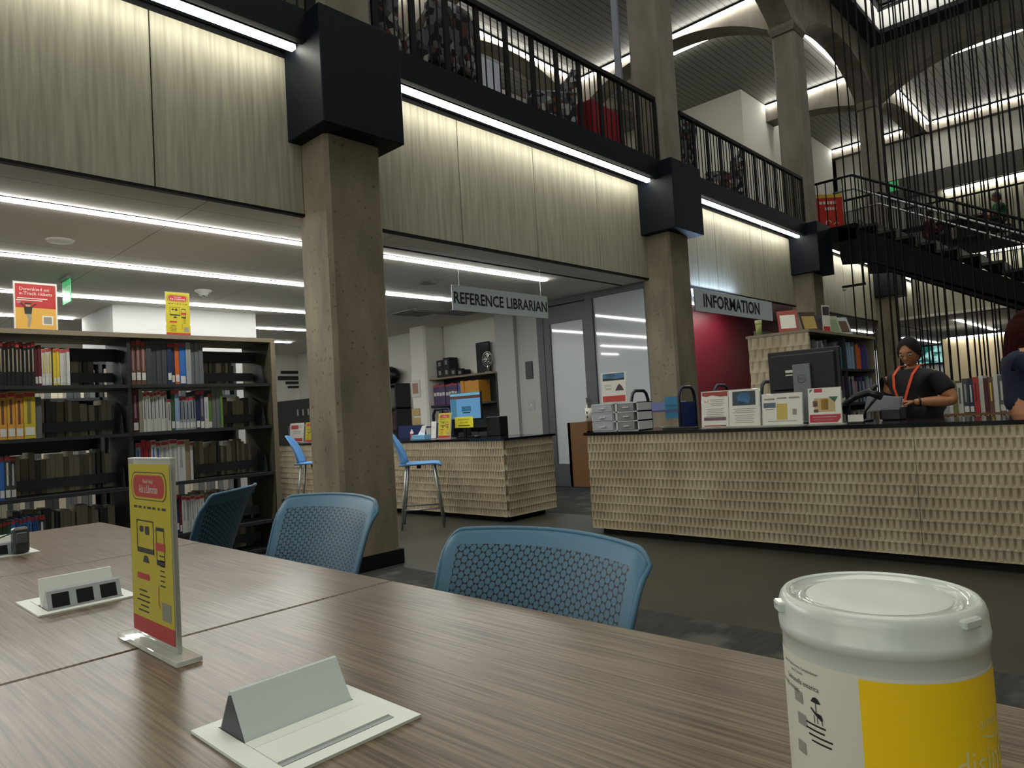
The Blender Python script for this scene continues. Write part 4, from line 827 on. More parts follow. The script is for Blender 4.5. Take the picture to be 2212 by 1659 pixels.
# monitor, seen from behind
t = thing('desktop_monitor', 'large black monitor seen from behind on the long desk', 'monitor', (5.56, 2.07, ZT+.001), rz=R(-1))
m = MB(); m.cbox(.0, .022, -.282, .282, .235, .575, .006); m.prism([(.235+.03, -.24)]+[(.235+.03, .24), (.54, .22), (.54, -.22)], 0, 0) if False else None
m.cbox(-.022, .0, -.25, .25, .26, .545, .01); sh = m.build('display_shell', M('monitor_black', '#0b0b0d', .42), t)
MB().box(.0221, .0225, -.27, .27, .247, .565).build('screen', M('screen_glass', '#0a0c10', .1), t)
ms = M('monitor_stand_grey', '#6d7072', .4, .3)
MB().cbox(-.05, -.0225, -.068, .068, .0, .46, .003).build('stand_column', ms, t); MB().cbox(-.09, .14, -.13, .13, 0, .012, .003).build('stand_base', ms, t)
lg = M('dark_logo', '#3c3f41', .4)
m = MB(); m.lathe([(.030, 0), (.033, 0), (.033, .001), (.030, .001)], n=36); m.xf(Matrix.Translation((-.051, 0, .345)) @ Matrix.Rotation(R(-90), 4, 'Y')); m.build('logo_ring', lg, t)
MB().text('DELL', .024, lambda x, y: (-.0515, -x, .345+y)).build('logo_lettering', lg, t)
m = MB(); m.box(-.0232, -.0221, .075, .135, .40, .42).box(-.0232, -.0221, .08, .135, .375, .385).build('asset_stickers', wht, t)
# barcode scanner on a bent stand, small black printer
t = thing('barcode_scanner', 'black barcode scanner on a bent stand in front of the librarian', 'scanner', (5.45, 1.62, ZT))
MB().lathe([(0, 0), (.06, 0), (.055, .012), (.012, .018)], n=20).build('stand_base', blackp, t)
MB().tube([(0, 0, .015), (-.0, -.01, .07), (.0, -.06, .13), (.0, -.13, .20)], .009, 8).build('stand_neck', blackp, t)
m = MB(); m.tube([(0, .12, .135), (0, .04, .185), (0, -.05, .21), (0, -.13, .17)], [.022, .024, .03, .028], 10); m.tube([(0, -.05, .2), (0, -.10, .26)], [.02, .016], 8); m.build('scanner_body', M('scanner_black', '#121315', .35), t)
t = thing('receipt_printer', 'small black receipt printer on the long desk beside the scanner', 'printer', (5.50, 1.44, ZT)); MB().cbox(-.06, .09, -.065, .065, 0, .085, .008).build('printer_body', blackp, t); MB().box(-.062, -.058, -.06, .06, .075, .083).build('printer_rim', ms, t)
# ================================================================ BLUE BOOK CARTS BEHIND THE DESK
cb = M('cart_blue_paint', '#1c2a5a', .4); cbk = M('cart_dark_tube', '#12162a', .4); cs = M('cart_shelf_paint', '#4a4f78', .45)
def cart(label, x, y, L=.70, teal=True):
    t = thing('book_cart', label, 'book cart', (x, y, 0), group='blue book carts behind the long desk')
    for s in (1, -1):
        a = s*L/2; m = MB(); m.tube([(-.16, a, .12), (-.16, a, 1.16), (-.13, a, 1.23), (-.08, a, 1.26), (.08, a, 1.26), (.13, a, 1.23), (.16, a, 1.16), (.16, a, .12)], .017, 8); m.build('end_frame', cbk, t)
        MB().box(-.15, .15, a-.008, a+.008, .5, 1.11).build('end_panel', cb, t)
        for dx in (-.15, .15): MB().cyl((dx, a-.015, .06), (dx, a+.015, .06), .055, 14).build('caster', blackp, t)
    for z in (.35, .70, 1.02):
        m = MB(); m.add([(-.17, -L/2, z), (-.17, L/2, z), (.0, L/2, z-.0), (0, -L/2, z), (-.17, -L/2, z+.02), (-.17, L/2, z+.02), (0, L/2, z+.1), (0, -L/2, z+.1)], [(0, 1, 2, 3), (4, 5, 6, 7), (0, 1, 5, 4), (2, 3, 7, 6), (0, 3, 7, 4), (1, 2, 6, 5)]); m.box(0, .17, -L/2, L/2, z, z+.015); m.build('sloped_shelf', cs, t)
    if teal:
        MB().box(-.165, -.155, -L/2-.0, -L/2+.16, .95, 1.17).build('teal_notice', M('teal_notice', '#2a7396', .5), t)
        MB().text('Ready for', .028, lambda x, y: (-.1665, -L/2+.08-x, 1.08+y)).text('check-in', .028, lambda x, y: (-.1665, -L/2+.08-x, 1.04+y)).build('notice_lettering', dk, t)
    return t
cart('blue book cart with a teal notice behind the drawer organizer', 6.35, 3.83, .56)
cart('blue book cart half hidden behind the two left flyers', 6.75, 3.12, .5, False)
# ================================================================ TALL PATTERNED BOOKCASE
t = thing('patterned_bookcase', 'tall bookcase with a carved beige end panel and book shelves behind the monitor', 'bookcase', (0, 0, 0))
PX0, PX1, PY0, PY1, PZ = 7.2, 9.35, 2.60, 3.24, 1.775
m = MB(); carved(m, lambda s, z, o: (PX0-.003-o, PY1-s, z), PY1-PY0, .02, PZ-.03, pu=.085, pv=.125, d=.014, nu=8, nv=6); m.box(PX0, PX0+.02, PY0, PY1, .02, PZ-.03); m.build('end_panel', weave, t)
MB().box(PX0-.02, PX1+.02, PY0-.015, PY1+.02, PZ-.028, PZ).build('top_board', bwood, t)
MB().box(PX1-.02, PX1, PY0, PY1, 0, PZ-.03).build('end_panel', bwood, t); MB().box(PX0+.02, PX1-.02, PY0+.30, PY0+.31, .0, PZ-.03).build('back_panel', bk, t)
PS = [1.38, .99, .60, .2]
for z in PS: MB().box(PX0+.02, PX1-.02, PY0, PY0+.30, z-.03, z-.003).build('shelf', bk, t)
MB().box(8.28, 8.30, PY0, PY0+.3, 0, PZ-.03).build('upright', bk, t)
rr = random.Random(11)
for zi, (z, pal_) in enumerate(zip(PS, (['grey', 'spiral', 'darkgrey', 'grey', 'teal', 'lightblue', 'orange', 'violet', 'taupe'], ['pink', 'lightblue', 'pink', 'purple', 'spiral', 'navy'], ['grey', 'darkgrey', 'spiral', 'taupe'], ['grey', 'darkgrey']))):
    s = PX0+.04; k = 0
    while s < PX1-.1:
        w = rr.choice([.025, .035, .045, .06]); h = rr.uniform(.23, .31); k += 1
        if 8.22 < s < 8.31: s = 8.31
        if zi == 0: c = pal_[min(8, int((s-PX0)/(PX1-PX0)*9))] if rr.random() < .75 else rr.choice(['darkgrey', 'grey'])
        else: c = rr.choice(pal_)
        if zi > 1 or s > 8.3: book_stuff((s, PY0+.02+rr.uniform(0, .02), z), 0, w*.93, h, .2, c)
        else: book((s, PY0+.02+rr.uniform(0, .02), z), 0, w*.93, h, .2, c, '%s book, %s from the left, %s shelf of tall patterned bookcase' % (c if c != 'spiral' else 'pale grey', on(k), ['top', 'second', 'third', 'bottom'][zi]), 'books in the tall patterned bookcase', False, .05 if rr.random() < .5 else None)
        s += w+(.02 if rr.random() < .1 else 0)
# things on its top
t = thing('cup', 'pale green tall cup on the left end of the patterned bookcase top', 'cup', (7.28, 3.15, PZ+.001)); MB().lathe([(0, 0), (.028, 0), (.034, .13), (.03, .13)], n=20).build('cup', M('pale_green_cup', '#8a9358', .5), t); MB().lathe([(.036, .125), (.038, .165), (0, .167)], n=20).build('cup_lid', M('cream_lid', '#a9a57c', .5), t)
def leaning(label, x, y, w, h, mat, mat2, tilt, name='display_book', thick=.018, rz=R(-90)):
    t = thing(name, label, 'book', (x, y, PZ+.002), rz=rz)
    m = MB(); m.box(-w/2, w/2, 0, thick, 0, h); m.xf(Matrix.Rotation(-tilt, 4, 'X')).build('cover', mat, t)
    m = MB(); m.box(-w*.38, w*.38, -.0015, -.0003, h*.2, h*.8); m.xf(Matrix.Rotation(-tilt, 4, 'X')).build('cover_picture', mat2, t)
    m = MB(); m.box(-w*.3, w*.3, thick, thick+.06, 0, .006).build('easel', acr, t); return t
leaning('red and white display book leaning on the patterned bookcase top', 7.40, 2.87, .20, .27, M('display_red', '#8a2a20', .4), wht, R(22), rz=R(-60))
leaning('glossy brown display book left of the narrow flyer on the bookcase', 7.75, 2.76, .22, .25, M('display_brown', '#4a3f38', .15), M('display_gold', '#a8905a', .2), R(16), rz=R(-30))
t = thing('narrow_flyer', 'narrow white flyer with a red foot standing on the patterned bookcase', 'flyer holder', (7.98, 2.68, PZ+.001), rz=R(-20)); MB().box(-.06, .06, 0, .004, 0, .31).build('flyer', wht, t); MB().box(-.052, .052, -.0015, -.0003, .2, .295).build('dark_picture', M('plum_print', '#43303f', .5), t); MB().box(-.052, .052, -.0015, -.0003, .01, .075).build('red_foot', red, t); MB().box(-.06, .06, .004, .06, 0, .004).build('foot', acr, t)
leaning('pale green display book between two others on the bookcase top', 8.35, 2.72, .24, .24, M('display_sage', '#8b9a80', .4), M('display_sage_dark', '#74836c', .4), R(18), rz=R(-25))
leaning('glossy white and brown display book at the right end of the bookcase top', 8.70, 2.72, .26, .25, M('display_white', '#9fa3aa', .12), M('display_brown2', '#5a463c', .3), R(20), rz=R(-25))
leaning('dark purple display book behind the narrow flyer', 8.15, 2.80, .18, .24, M('display_plum', '#4b4450', .4), M('display_plum2', '#3a3440', .4), R(12), rz=R(-25))
# ================================================================ WOODEN TROLLEY OF BOOKS BEHIND THE DESK
t = thing('book_trolley', 'wooden trolley with a row of books behind the right end of the long desk', 'book trolley', (7.15, .85, 0)); tw = M('trolley_wood', '#6b4d36', .5)
for z in (.30, .60, .865): MB().box(-.12, .17, -.78, .70, z-.02, z).build('shelf', tw, t)
for y in (-.78, .70): MB().box(-.12, .17, y-.01, y+.012, .08, .93).build('end_board', tw, t)
for y in (-.7, .62):
    for x in (-.08, .13): MB().cyl((x, y-.015, .04), (x, y+.015, .04), .04, 12).build('caster', blackp, t)
row(1.50, [(1, .05, .28, 'taupe', 0, .0, 'beige'), (1, .055, .29, 'spiral', 0, 0, 'grey'), (1, .028, .29, 'white', 0, 0, 'lightblue'), (1, .034, .28, 'olive', 0, 0, None), (1, .045, .27, 'white', 0, 0, 'grey'), (1, .045, .30, 'darkgrey', 0, .03, 'spiral'), (1, .035, .28, 'navy', 0, .03, 'white'), (1, .04, .31, 'red', 0, 0, 'darkred'), (1, .034, .31, 'white', 0, 0, None), (1, .035, .30, 'maroon', 0, 0, None), (1, .035, .30, 'brown', 0, 0, 'yellow'), (1, .034, .31, 'white', 0, 0, None), (1, .045, .31, 'grey', 0, .03, 'white'), (8, .034, .30, 'white', 0, 0, 'spiral')], 7.06, .866, 'wooden trolley behind the desk', 'books on the wooden trolley', axis=1, rz=R(-90))
# ================================================================ REFERENCE DESK AND THE ROOM BEHIND
ZR = .853
t = thing('patron_screen', 'lit screen showing a light blue page on the reference desk', 'monitor', (5.55, 6.0, ZR))
MB().cbox(0, .03, -.265, .265, .205, .525, .005).build('display_shell', blackp, t); MB().cbox(.03, .05, -.03, .03, .0, .3, .004).build('stand_column', blackp, t); MB().cbox(-.03, .12, -.12, .12, 0, .01, .003).build('stand_base', blackp, t)
def scr(nm, c, x, y, w, h, o, st=.62):
    MB().quad((-.001-o, y+w/2, x+h/2), (-.001-o, y-w/2, x+h/2), (-.001-o, y-w/2, x-h/2), (-.001-o, y+w/2, x-h/2)).build(nm, EM('screen_'+nm, lin(c)[:3], st), t)
scr('page', '#79b4e4', .365, 0, .515, .30, 0); scr('browser_bar', '#8ad0ea', .50, 0, .515, .03, .0006); scr('brown_banner', '#6b5048', .468, 0, .515, .035, .0006); scr('side_shade', '#5c93b0', .34, .2, .1, .25, .0006); scr('dialog_box', '#4c7f9c', .33, 0-.02, .16, .06, .0012); scr('buttons', '#243a4a', .285, -.02, .13, .012, .0018)
MB().box(.0305, .0325, -.1, .1, .3, .4).build('vent_patch', dk, t)
t, F, w, h = stand('tall narrow yellow flyer in a holder left of the lit screen', 6.235, 6.005, .29, x=5.30, z=ZR, lean=.12); ask_poster(t, F, w*.9, h*.98)
t = thing('yellow_notice', 'small yellow notice hanging under the lit screen', 'notice', (5.50, 5.98, .965)); MB().box(-.003, 0, -.155, .155, 0, .125).build('card', M('bright_yellow_card', '#d8cf2a', .5), t)
MB().text('Designated Database', .026, lambda x, y: (-.004, -x, .095+y), sx=.85).text('access only', .03, lambda x, y: (-.004, -x, .06+y)).box(-.0045, -.004, -.1, .1, .02, .028).build('lettering', dk, t); MB().box(0, .02, -.02, .02, -.111, .09).build('support', blackp, t)
t = thing('tissue_box', 'light blue tissue box with a white tissue on the reference desk', 'tissue box', (5.28, 6.50, ZR)); MB().cbox(-.06, .06, -.12, .12, 0, .055, .003).build('box', M('tissue_blue', '#6fa8c8', .6), t)
m = MB(); m.add([(0, .07, .055), (0, -.06, .055), (.02, -.075, .17), (-.01, -.03, .16), (.01, .03, .11), (.03, .0, .055)], [(0, 1, 2, 3, 4), (0, 5, 2, 3, 4)]); m.build('tissue', M('tissue_white', '#d8d8d8', .9), t)
t = thing('hand_sanitizer', 'small bottle with a red label beside the tissue box', 'bottle', (5.30, 6.71, ZR)); MB().lathe([(0, 0), (.022, 0), (.022, .09), (.01, .1), (.01, .12), (0, .12)], n=16).build('bottle', wht, t); MB().lathe([(.0225, .02), (.0225, .07)], n=16).build('bottle_label', red, t)
t, F, w, h = stand('blank white card left of the yellow flyer on the reference desk', 6.33, 6.24, .2, x=5.28, z=ZR); leafl(t, F, w, h, [('small_print', gr, lines(0, .2, 3, .5))])
t, F, w, h = stand('white flyer with a red foot on the far left end of the reference desk', 9.67, 9.26, .285, x=5.30, z=ZR); leafl(t, F, w, h, [('red_foot', red, [rr_(0, -.37, .85, .16), rr_(-.15, .28, .5, .2)]), ('small_print', gr, lines(0, .08, 4, .6)+lines(.2, .36, 3, .4))])
t, F, w, h = stand('yellow flyer next to the white one at the far left end of the reference desk', 9.22, 8.95, .285, x=5.30, z=ZR); ask_poster(t, F, w*.9, h*.98)
t = thing('flat_screen_back', 'dark flat computer behind the flyers on the reference desk', 'computer', (5.62, 5.62, ZR)); MB().cbox(0, .14, -.1, .12, 0, .22, .006).build('case', blackp, t)
t = thing('computer_mouse', 'black mouse lying on the reference desk by its corner', 'mouse', (5.30, 5.55, ZR)); MB().ball((0, 0, .012), .05, .03, .018, n=12).build('mouse_body', blackp, t)
t = thing('office_binder_shelf', 'wall shelf unit with purple, blue and orange binders behind the reference desk', 'shelf', (0, 0, 0))
MB().box(7.72, 8.05, 7.58, 9.25, 1.745, 1.775).build('top_board', bwood, t)
for y in (7.58, 9.22): MB().box(7.72, 8.05, y, y+.03, 0, 1.745).build('side_panel', bk, t)
for z in (1.31, .935, .55, .1): MB().box(7.72, 8.05, 7.61, 9.22, z-.03, z).build('shelf', bk, t)
MB().box(8.045, 8.055, 7.6, 9.22, 0, 1.745).build('back_panel', bk, t)
GO = 'binders in the office shelf unit'
row(9.18, [(9, .078, .345, 'purple', 1, .45, None), (1, .06, .3, None, 0, 0, 0), (2, .055, .34, 'blue', 0, 0, None), (1, .05, .3, None, 0, 0, 0), (5, .088, .36, 'gold', 0, .04, None)], 7.76, 1.311, 'top shelf of office unit', GO, axis=1, rz=R(-90), depth=.26)
row(9.18, [(2, .06, .26, 'taupe', 0, 0, None), (2, .07, .27, 'darkgreen', 0, .6, None), (3, .07, .28, 'navy', 0, 0, None), (1, .3, .3, None, 0, 0, 0), (2, .07, .28, 'pink', 0, 0, None), (1, .14, .3, None, 0, 0, 0), (4, .075, .27, 'purple', 0, 0, None)], 7.76, .936, 'second shelf of office unit', GO, axis=1, rz=R(-90), depth=.26)
row(8.6, [(6, .12, .27, 'darkgrey', 0, 0, None), (2, .11, .25, 'orange', 0, 0, None)], 7.76, .56, 'third shelf of office unit', GO, axis=1, rz=R(-90), depth=.26)
mb_ = M('archive_box_black', '#1d1f20', .7); GX = 'black archive boxes on the office shelf unit'
for i, (y, z, wd, hh, lb) in enumerate(((9.02, 0, .16, .16, 'lower left'), (8.85, 0, .16, .16, 'lower middle'), (8.68, 0, .15, .13, 'lower right'), (9.02, .161, .16, .14, 'upper left'), (8.85, .161, .16, .17, 'upper middle, topmost'), (8.52, 0, .12, .1, 'small one at the right'))):
    t = thing('archive_box', 'black archive box, %s of the stack on the office shelf unit' % lb, 'box', (7.80, y, 1.776+z), group=GX); MB().cbox(0, .2, -wd/2, wd/2, 0, hh, .003).build('box', mb_, t); MB().box(-.001, 0, -.03, .03, hh*.3, hh*.75).build('box_label', gr, t)
t = thing('framed_print', 'dark framed picture leaning on the wall above the office shelf unit', 'picture', (7.97, 8.12, 1.776)); MB().cbox(0, .02, -.16, .16, 0, .52, .004).build('frame', black, t); MB().box(-.002, 0, -.135, .135, .025, .495).build('print', M('print_dark_glass', '#2a2c30', .08), t)
t = thing('desk_fan', 'small chrome desk fan on the office shelf unit in front of the framed print', 'fan', (7.88, 7.93, 1.776)); MB().lathe([(0, 0), (.06, 0), (.05, .02), (.012, .03), (.012, .12)], n=16).build('fan_base', chrome, t)
m = MB()
for rr2 in (.05, .09, .12): m.tube([(0, rr2*cos(a*pi/10), .22+rr2*sin(a*pi/10)) for a in range(21)], .004, 6)
for a in range(8): m.tube([(0, 0, .22), (-.02, .06*cos(a*pi/4), .22+.06*sin(a*pi/4)), (0, .12*cos(a*pi/4), .22+.12*sin(a*pi/4))], .003, 5)
m.build('fan_guard', chrome, t)
m = MB()
for a in range(4): c_, s_ = cos(a*pi/2), sin(a*pi/2); m.add([(.0, 0, .22), (.015, .09*c_-.03*s_, .22+.09*s_+.03*c_), (.0, .1*c_, .22+.1*s_), (-.01, .09*c_+.02*s_, .22+.09*s_-.02*c_)], [(0, 1, 2, 3)])
m.build('fan_blades', silver, t)
t = thing('wall_notice', 'coloured picture notice taped to the white pilaster', 'notice', (7.64, 9.50, 1.48)); MB().box(-.003, 0, -.12, .12, 0, .3).build('paper', wht, t); MB().box(-.005, -.003, -.07, .08, .06, .24).build('picture', M('orange_blue_print', '#a07860', .5), t)
t = thing('wall_notice', 'two beige notices taped low on the white pilaster', 'notice', (7.64, 9.52, 1.0)); MB().box(-.003, 0, -.10, .12, .16, .28).box(-.003, 0, -.10, .12, 0, .12).build('paper', M('beige_paper', '#b9a46e', .6), t)
t = thing('wall_display', 'small dark display panel on the grey wall pier', 'wall display', (7.768, 6.93, 1.60)); MB().cbox(-.02, 0, -.07, .07, 0, .26, .003).build('panel', M('panel_charcoal', '#3a3b3c', .4), t)
t = thing('light_switch', 'light switch plate on the grey wall pier below the dark display', 'switch', (7.768, 6.93, 1.13)); MB().cbox(-.006, 0, -.07, .07, 0, .14, .002).build('switch_plate', M('switch_grey', '#9a9b98', .5), t); MB().box(-.012, -.006, -.01, .01, .05, .09).build('toggle', wht, t)
t = thing('book_cart', 'blue book cart with a tall dark handle behind the reference desk', 'book cart', (6.55, 7.55, 0), group='blue book carts behind the reference desk')
MB().tube([(0, .22, .1), (0, .22, 1.14), (0, .17, 1.22), (0, -.12, 1.22), (0, -.17, 1.14), (0, -.17, .1)], .02, 8).build('end_frame', cbk, t); MB().box(-.01, .01, -.16, .2, .4, 1.02).build('end_panel', cb, t); MB().box(0, .7, -.16, .2, .7, .72).box(0, .7, -.16, .2, .3, .32).box(.1, .6, -.1, .1, 0, .3).build('shelf', cs, t); MB().box(-.013, -.011, -.1, .12, .88, 1.0).build('teal_notice', MC['teal_notice'], t)
t = thing('book_cart', 'dark blue book cart partly hidden by the concrete column, behind the stool', 'book cart', (6.9, 8.75, 0), group='blue book carts behind the reference desk')
MB().box(-.02, .02, -.35, .3, .3, 1.0).build('end_panel', cb, t); MB().box(0, .6, -.35, .3, .55, .57).box(0, .6, -.35, .3, .95, .97).box(0, .5, -.3, .25, 0, .3).build('shelf', cs, t)
t = thing('side_shelf', 'narrow shelf of mixed books beside the white pilaster', 'shelf', (7.72, 10.6, 0)); MB().box(0, .33, -.42, .8, 1.74, 1.77).box(0, .33, -.42, .8, 1.30, 1.33).box(0, .33, -.42, .8, .9, .93).box(0, .33, -.42, -.39, 0, 1.74).box(0, .33, .77, .8, 0, 1.74).build('shelf_frame', bk, t)
row(11.3, [(4, .05, .36, 'lime', 0, 0, None), (6, .05, .36, 'spiral', 0, 0, None), (2, .05, .34, 'blue', 0, 0, None), (6, .05, .36, 'white', 0, 0, 'grey')], 7.75, 1.331, 'narrow side shelf', 'books on the narrow side shelf', axis=1, rz=R(-90), depth=.24)
row(11.3, [(6, .06, .3, 'purple', 0, 0, None), (10, .05, .3, 'pink', 0, 0, None)], 7.75, .931, 'lower side shelf', 'books on the narrow side shelf', axis=1, rz=R(-90), depth=.24)
t = thing('backpack', 'black bags piled on the narrow side shelf', 'bag', (7.9, 10.6, 1.772)); m = MB(); m.ball((0, 0, .17), .15, .3, .17, n=16).build('bag', blackp, t); MB().box(-.16, -.155, .0, .05, .05, .15).build('bag_tag', wht, t)
# the dark office corner seen between bookcase and column
t = thing('office_cabinet', 'black office cabinet with items on it seen left of the concrete column', 'cabinet', (7.35, 12.4, 0)); MB().cbox(-.3, .6, -.9, 1.2, 0, 1.62, .01).build('cabinet_body', M('cabinet_black', '#111213', .5), t)
for k in range(5): MB().box(-.305, -.30, -.75+k*.2, -.70+k*.2, 1.30, 1.42).build('tag_card', gr, t)
t = thing('office_copier', 'grey office machine in front of the black cabinet', 'copier', (6.75, 11.3, 0)); MB().cbox(-.25, .25, -.6, .6, 0, 1.12, .03).build('machine_body', M('machine_grey', '#5b5e5e', .5), t); MB().cyl((-.1, .0, 1.12), (-.1, .0, 1.35), .03, 10).build('machine_post', gr, t)
t = thing('wall_lettering', 'small dark lettering on the back wall between bookcase and column', 'lettering', (7.95, 14.19, 2.1)); MB().box(-.3, .4, -.004, 0, .17, .24).box(-.38, .4, -.004, 0, .03, .12).box(-.2, .4, -.004, 0, -.06, 0).box(-.15, .4, -.004, 0, -.15, -.10).build('letters', dk, t)
# ================================================================ PEOPLE
def skin_mesh(joints, edges, levels=2):
    """joints: list of (x, y, z, rx, ry); returns vertices and faces of one smooth surface"""
    me = bpy.data.meshes.new('sk'); me.from_pydata([j[:3] for j in joints], edges, []); ob = bpy.data.objects.new('sk', me); COL.objects.link(ob)
    md = ob.modifiers.new('Skin', 'SKIN'); md.use_smooth_shade = True
    for i, j in enumerate(joints): me.skin_vertices[0].data[i].radius = (j[3], j[4]); me.skin_vertices[0].data[i].use_root = (i == 0)
    s = ob.modifiers.new('Sub', 'SUBSURF'); s.levels = levels; s.render_levels = levels
    dg = bpy.context.evaluated_depsgraph_get(); dg.update(); r = bpy.data.meshes.new_from_object(ob.evaluated_get(dg))
    vs = [tuple(v.co) for v in r.vertices]; fs = [tuple(p.vertices) for p in r.polygons]
    bpy.data.objects.remove(ob); bpy.data.meshes.remove(me); bpy.data.meshes.remove(r); return vs, fs
def head(m, c, s=1.0, rot=0, nod=0, mats=(0, 1, 2, 3)):
    """c: centre of the head; +X is the face. mats: skin, eye white, dark, lips"""
    T = Matrix.Translation(c) @ Matrix.Rotation(rot, 4, 'Z') @ Matrix.Rotation(nod, 4, 'Y') @ Matrix.Scale(s, 4)
    def P(t, a):
        z = cos(t); r = sin(t); x = .098*r*cos(a); y = .076*r*sin(a); zz = .118*z; f = max(0, cos(a))*r
        if zz < -.01: k = min(1, (-.01-zz)/.10); y *= 1-.34*k; x = x*(1-.12*k)+.010*k*f
        if x > 0: x *= .93
        n_ = math.exp(-((a if a < pi else a-2*pi)/.17)**2-((zz+.018)/.026)**2)*.024*(r > .3); x += n_
        for sg in (-1, 1):
            aa = (a if a < pi else a-2*pi)-sg*.42; x -= .009*math.exp(-(aa/.22)**2-((zz-.012)/.017)**2)
        x += .006*math.exp(-((a if a < pi else a-2*pi)/.7)**2-((zz-.036)/.014)**2) + .005*math.exp(-((a if a < pi else a-2*pi)/.3)**2-((zz+.058)/.012)**2)+.008*math.exp(-((a if a < pi else a-2*pi)/.35)**2-((zz+.098)/.018)**2)
        return T @ Vector((x, y, zz))
    n = 40; h = 30; vs = []; fs = []
    for i in range(h+1):
        for k in range(n): vs.append(P(pi*i/h, 2*pi*k/n))
    for i in range(h):
        for k in range(n): fs.append((i*n+k, (i+1)*n+k, (i+1)*n+(k+1) % n, i*n+(k+1) % n))
    m.add(vs, fs, mats[0], True)
    for sg in (-1, 1):
        q = MB().ball((.077, sg*.032, .012), .011, .014, .0085, n=10); m.add([T @ Vector(v) for v in q.v], q.f, mats[1], True)
        q = MB().ball((.0865, sg*.032, .011), .004, .006, .006, n=8); m.add([T @ Vector(v) for v in q.v], q.f, mats[2], True)
        q = MB().tube([(.084, sg*.018, .032), (.086, sg*.034, .037), (.076, sg*.050, .031)], [.003, .0035, .002], 6); m.add([T @ Vector(v) for v in q.v], q.f, mats[2], True)
        q = MB().ball((-.005, sg*.077, -.004), .018, .009, .030, n=10); m.add([T @ Vector(v) for v in q.v], q.f, mats[0], True)
    q = MB().ball((.090, 0, -.058), .008, .024, .0065, n=10); m.add([T @ Vector(v) for v in q.v], q.f, mats[3], True)
    return T
def hand(m, wrist, fwd, up, s=1.0, curl=.5, thumb=1, mat=0):
    f = Vector(fwd).normalized(); u = Vector(up); u = (u-f*u.dot(f)).normalized(); r = f.cross(u)*thumb; w = Vector(wrist)
    P = lambda a, b, c: w+f*a*s+r*b*s+u*c*s
    vs = []; 
    for a, hw, ht in ((0, .024, .017), (.035, .036, .016), (.08, .042, .013), (.092, .040, .011)):
        for k in range(10): an = 2*pi*k/10; vs.append(P(a, hw*cos(an), ht*sin(an)))
    fs = [(i*10+k, i*10+(k+1) % 10, (i+1)*10+(k+1) % 10, (i+1)*10+k) for i in range(3) for k in range(10)]+[tuple(range(10)), tuple(range(30, 40))]
    m.add(vs, fs, mat, True)
    for i, (b, L) in enumerate(((.031, .072), (.011, .080), (-.010, .075), (-.030, .060))):
        c = curl*(1+.12*i); p = [(.088, b, 0)]; ang = .15; x, z = .088, 0
        for seg in (.42, .32, .26): ang += c*.75; x += cos(ang)*L*seg; z -= sin(ang)*L*seg; p.append((x, b*1.02, z))
        q = MB().tube([P(*v) for v in p], [.0088*s, .0082*s, .0074*s, .0058*s], 8); m.add(q.v, q.f, mat, True)
    q = MB().tube([P(.02, .028, -.002), P(.05, .052, -.010), P(.075, .060, -.022), P(.095, .056, -.032)], [.012*s, .0105*s, .009*s, .0065*s], 8); m.add(q.v, q.f, mat, True)
skin = N('warm_skin', '#a5714f', '#99664a', (1, 1, 1), 8, .55, 0); eyew = M('eye_white', '#c9c4bb', .3); eyed = M('eye_dark', '#16100c', .3); lips = M('lip_tone', '#8a4a44', .5)
HM = [skin, eyew, eyed, lips]
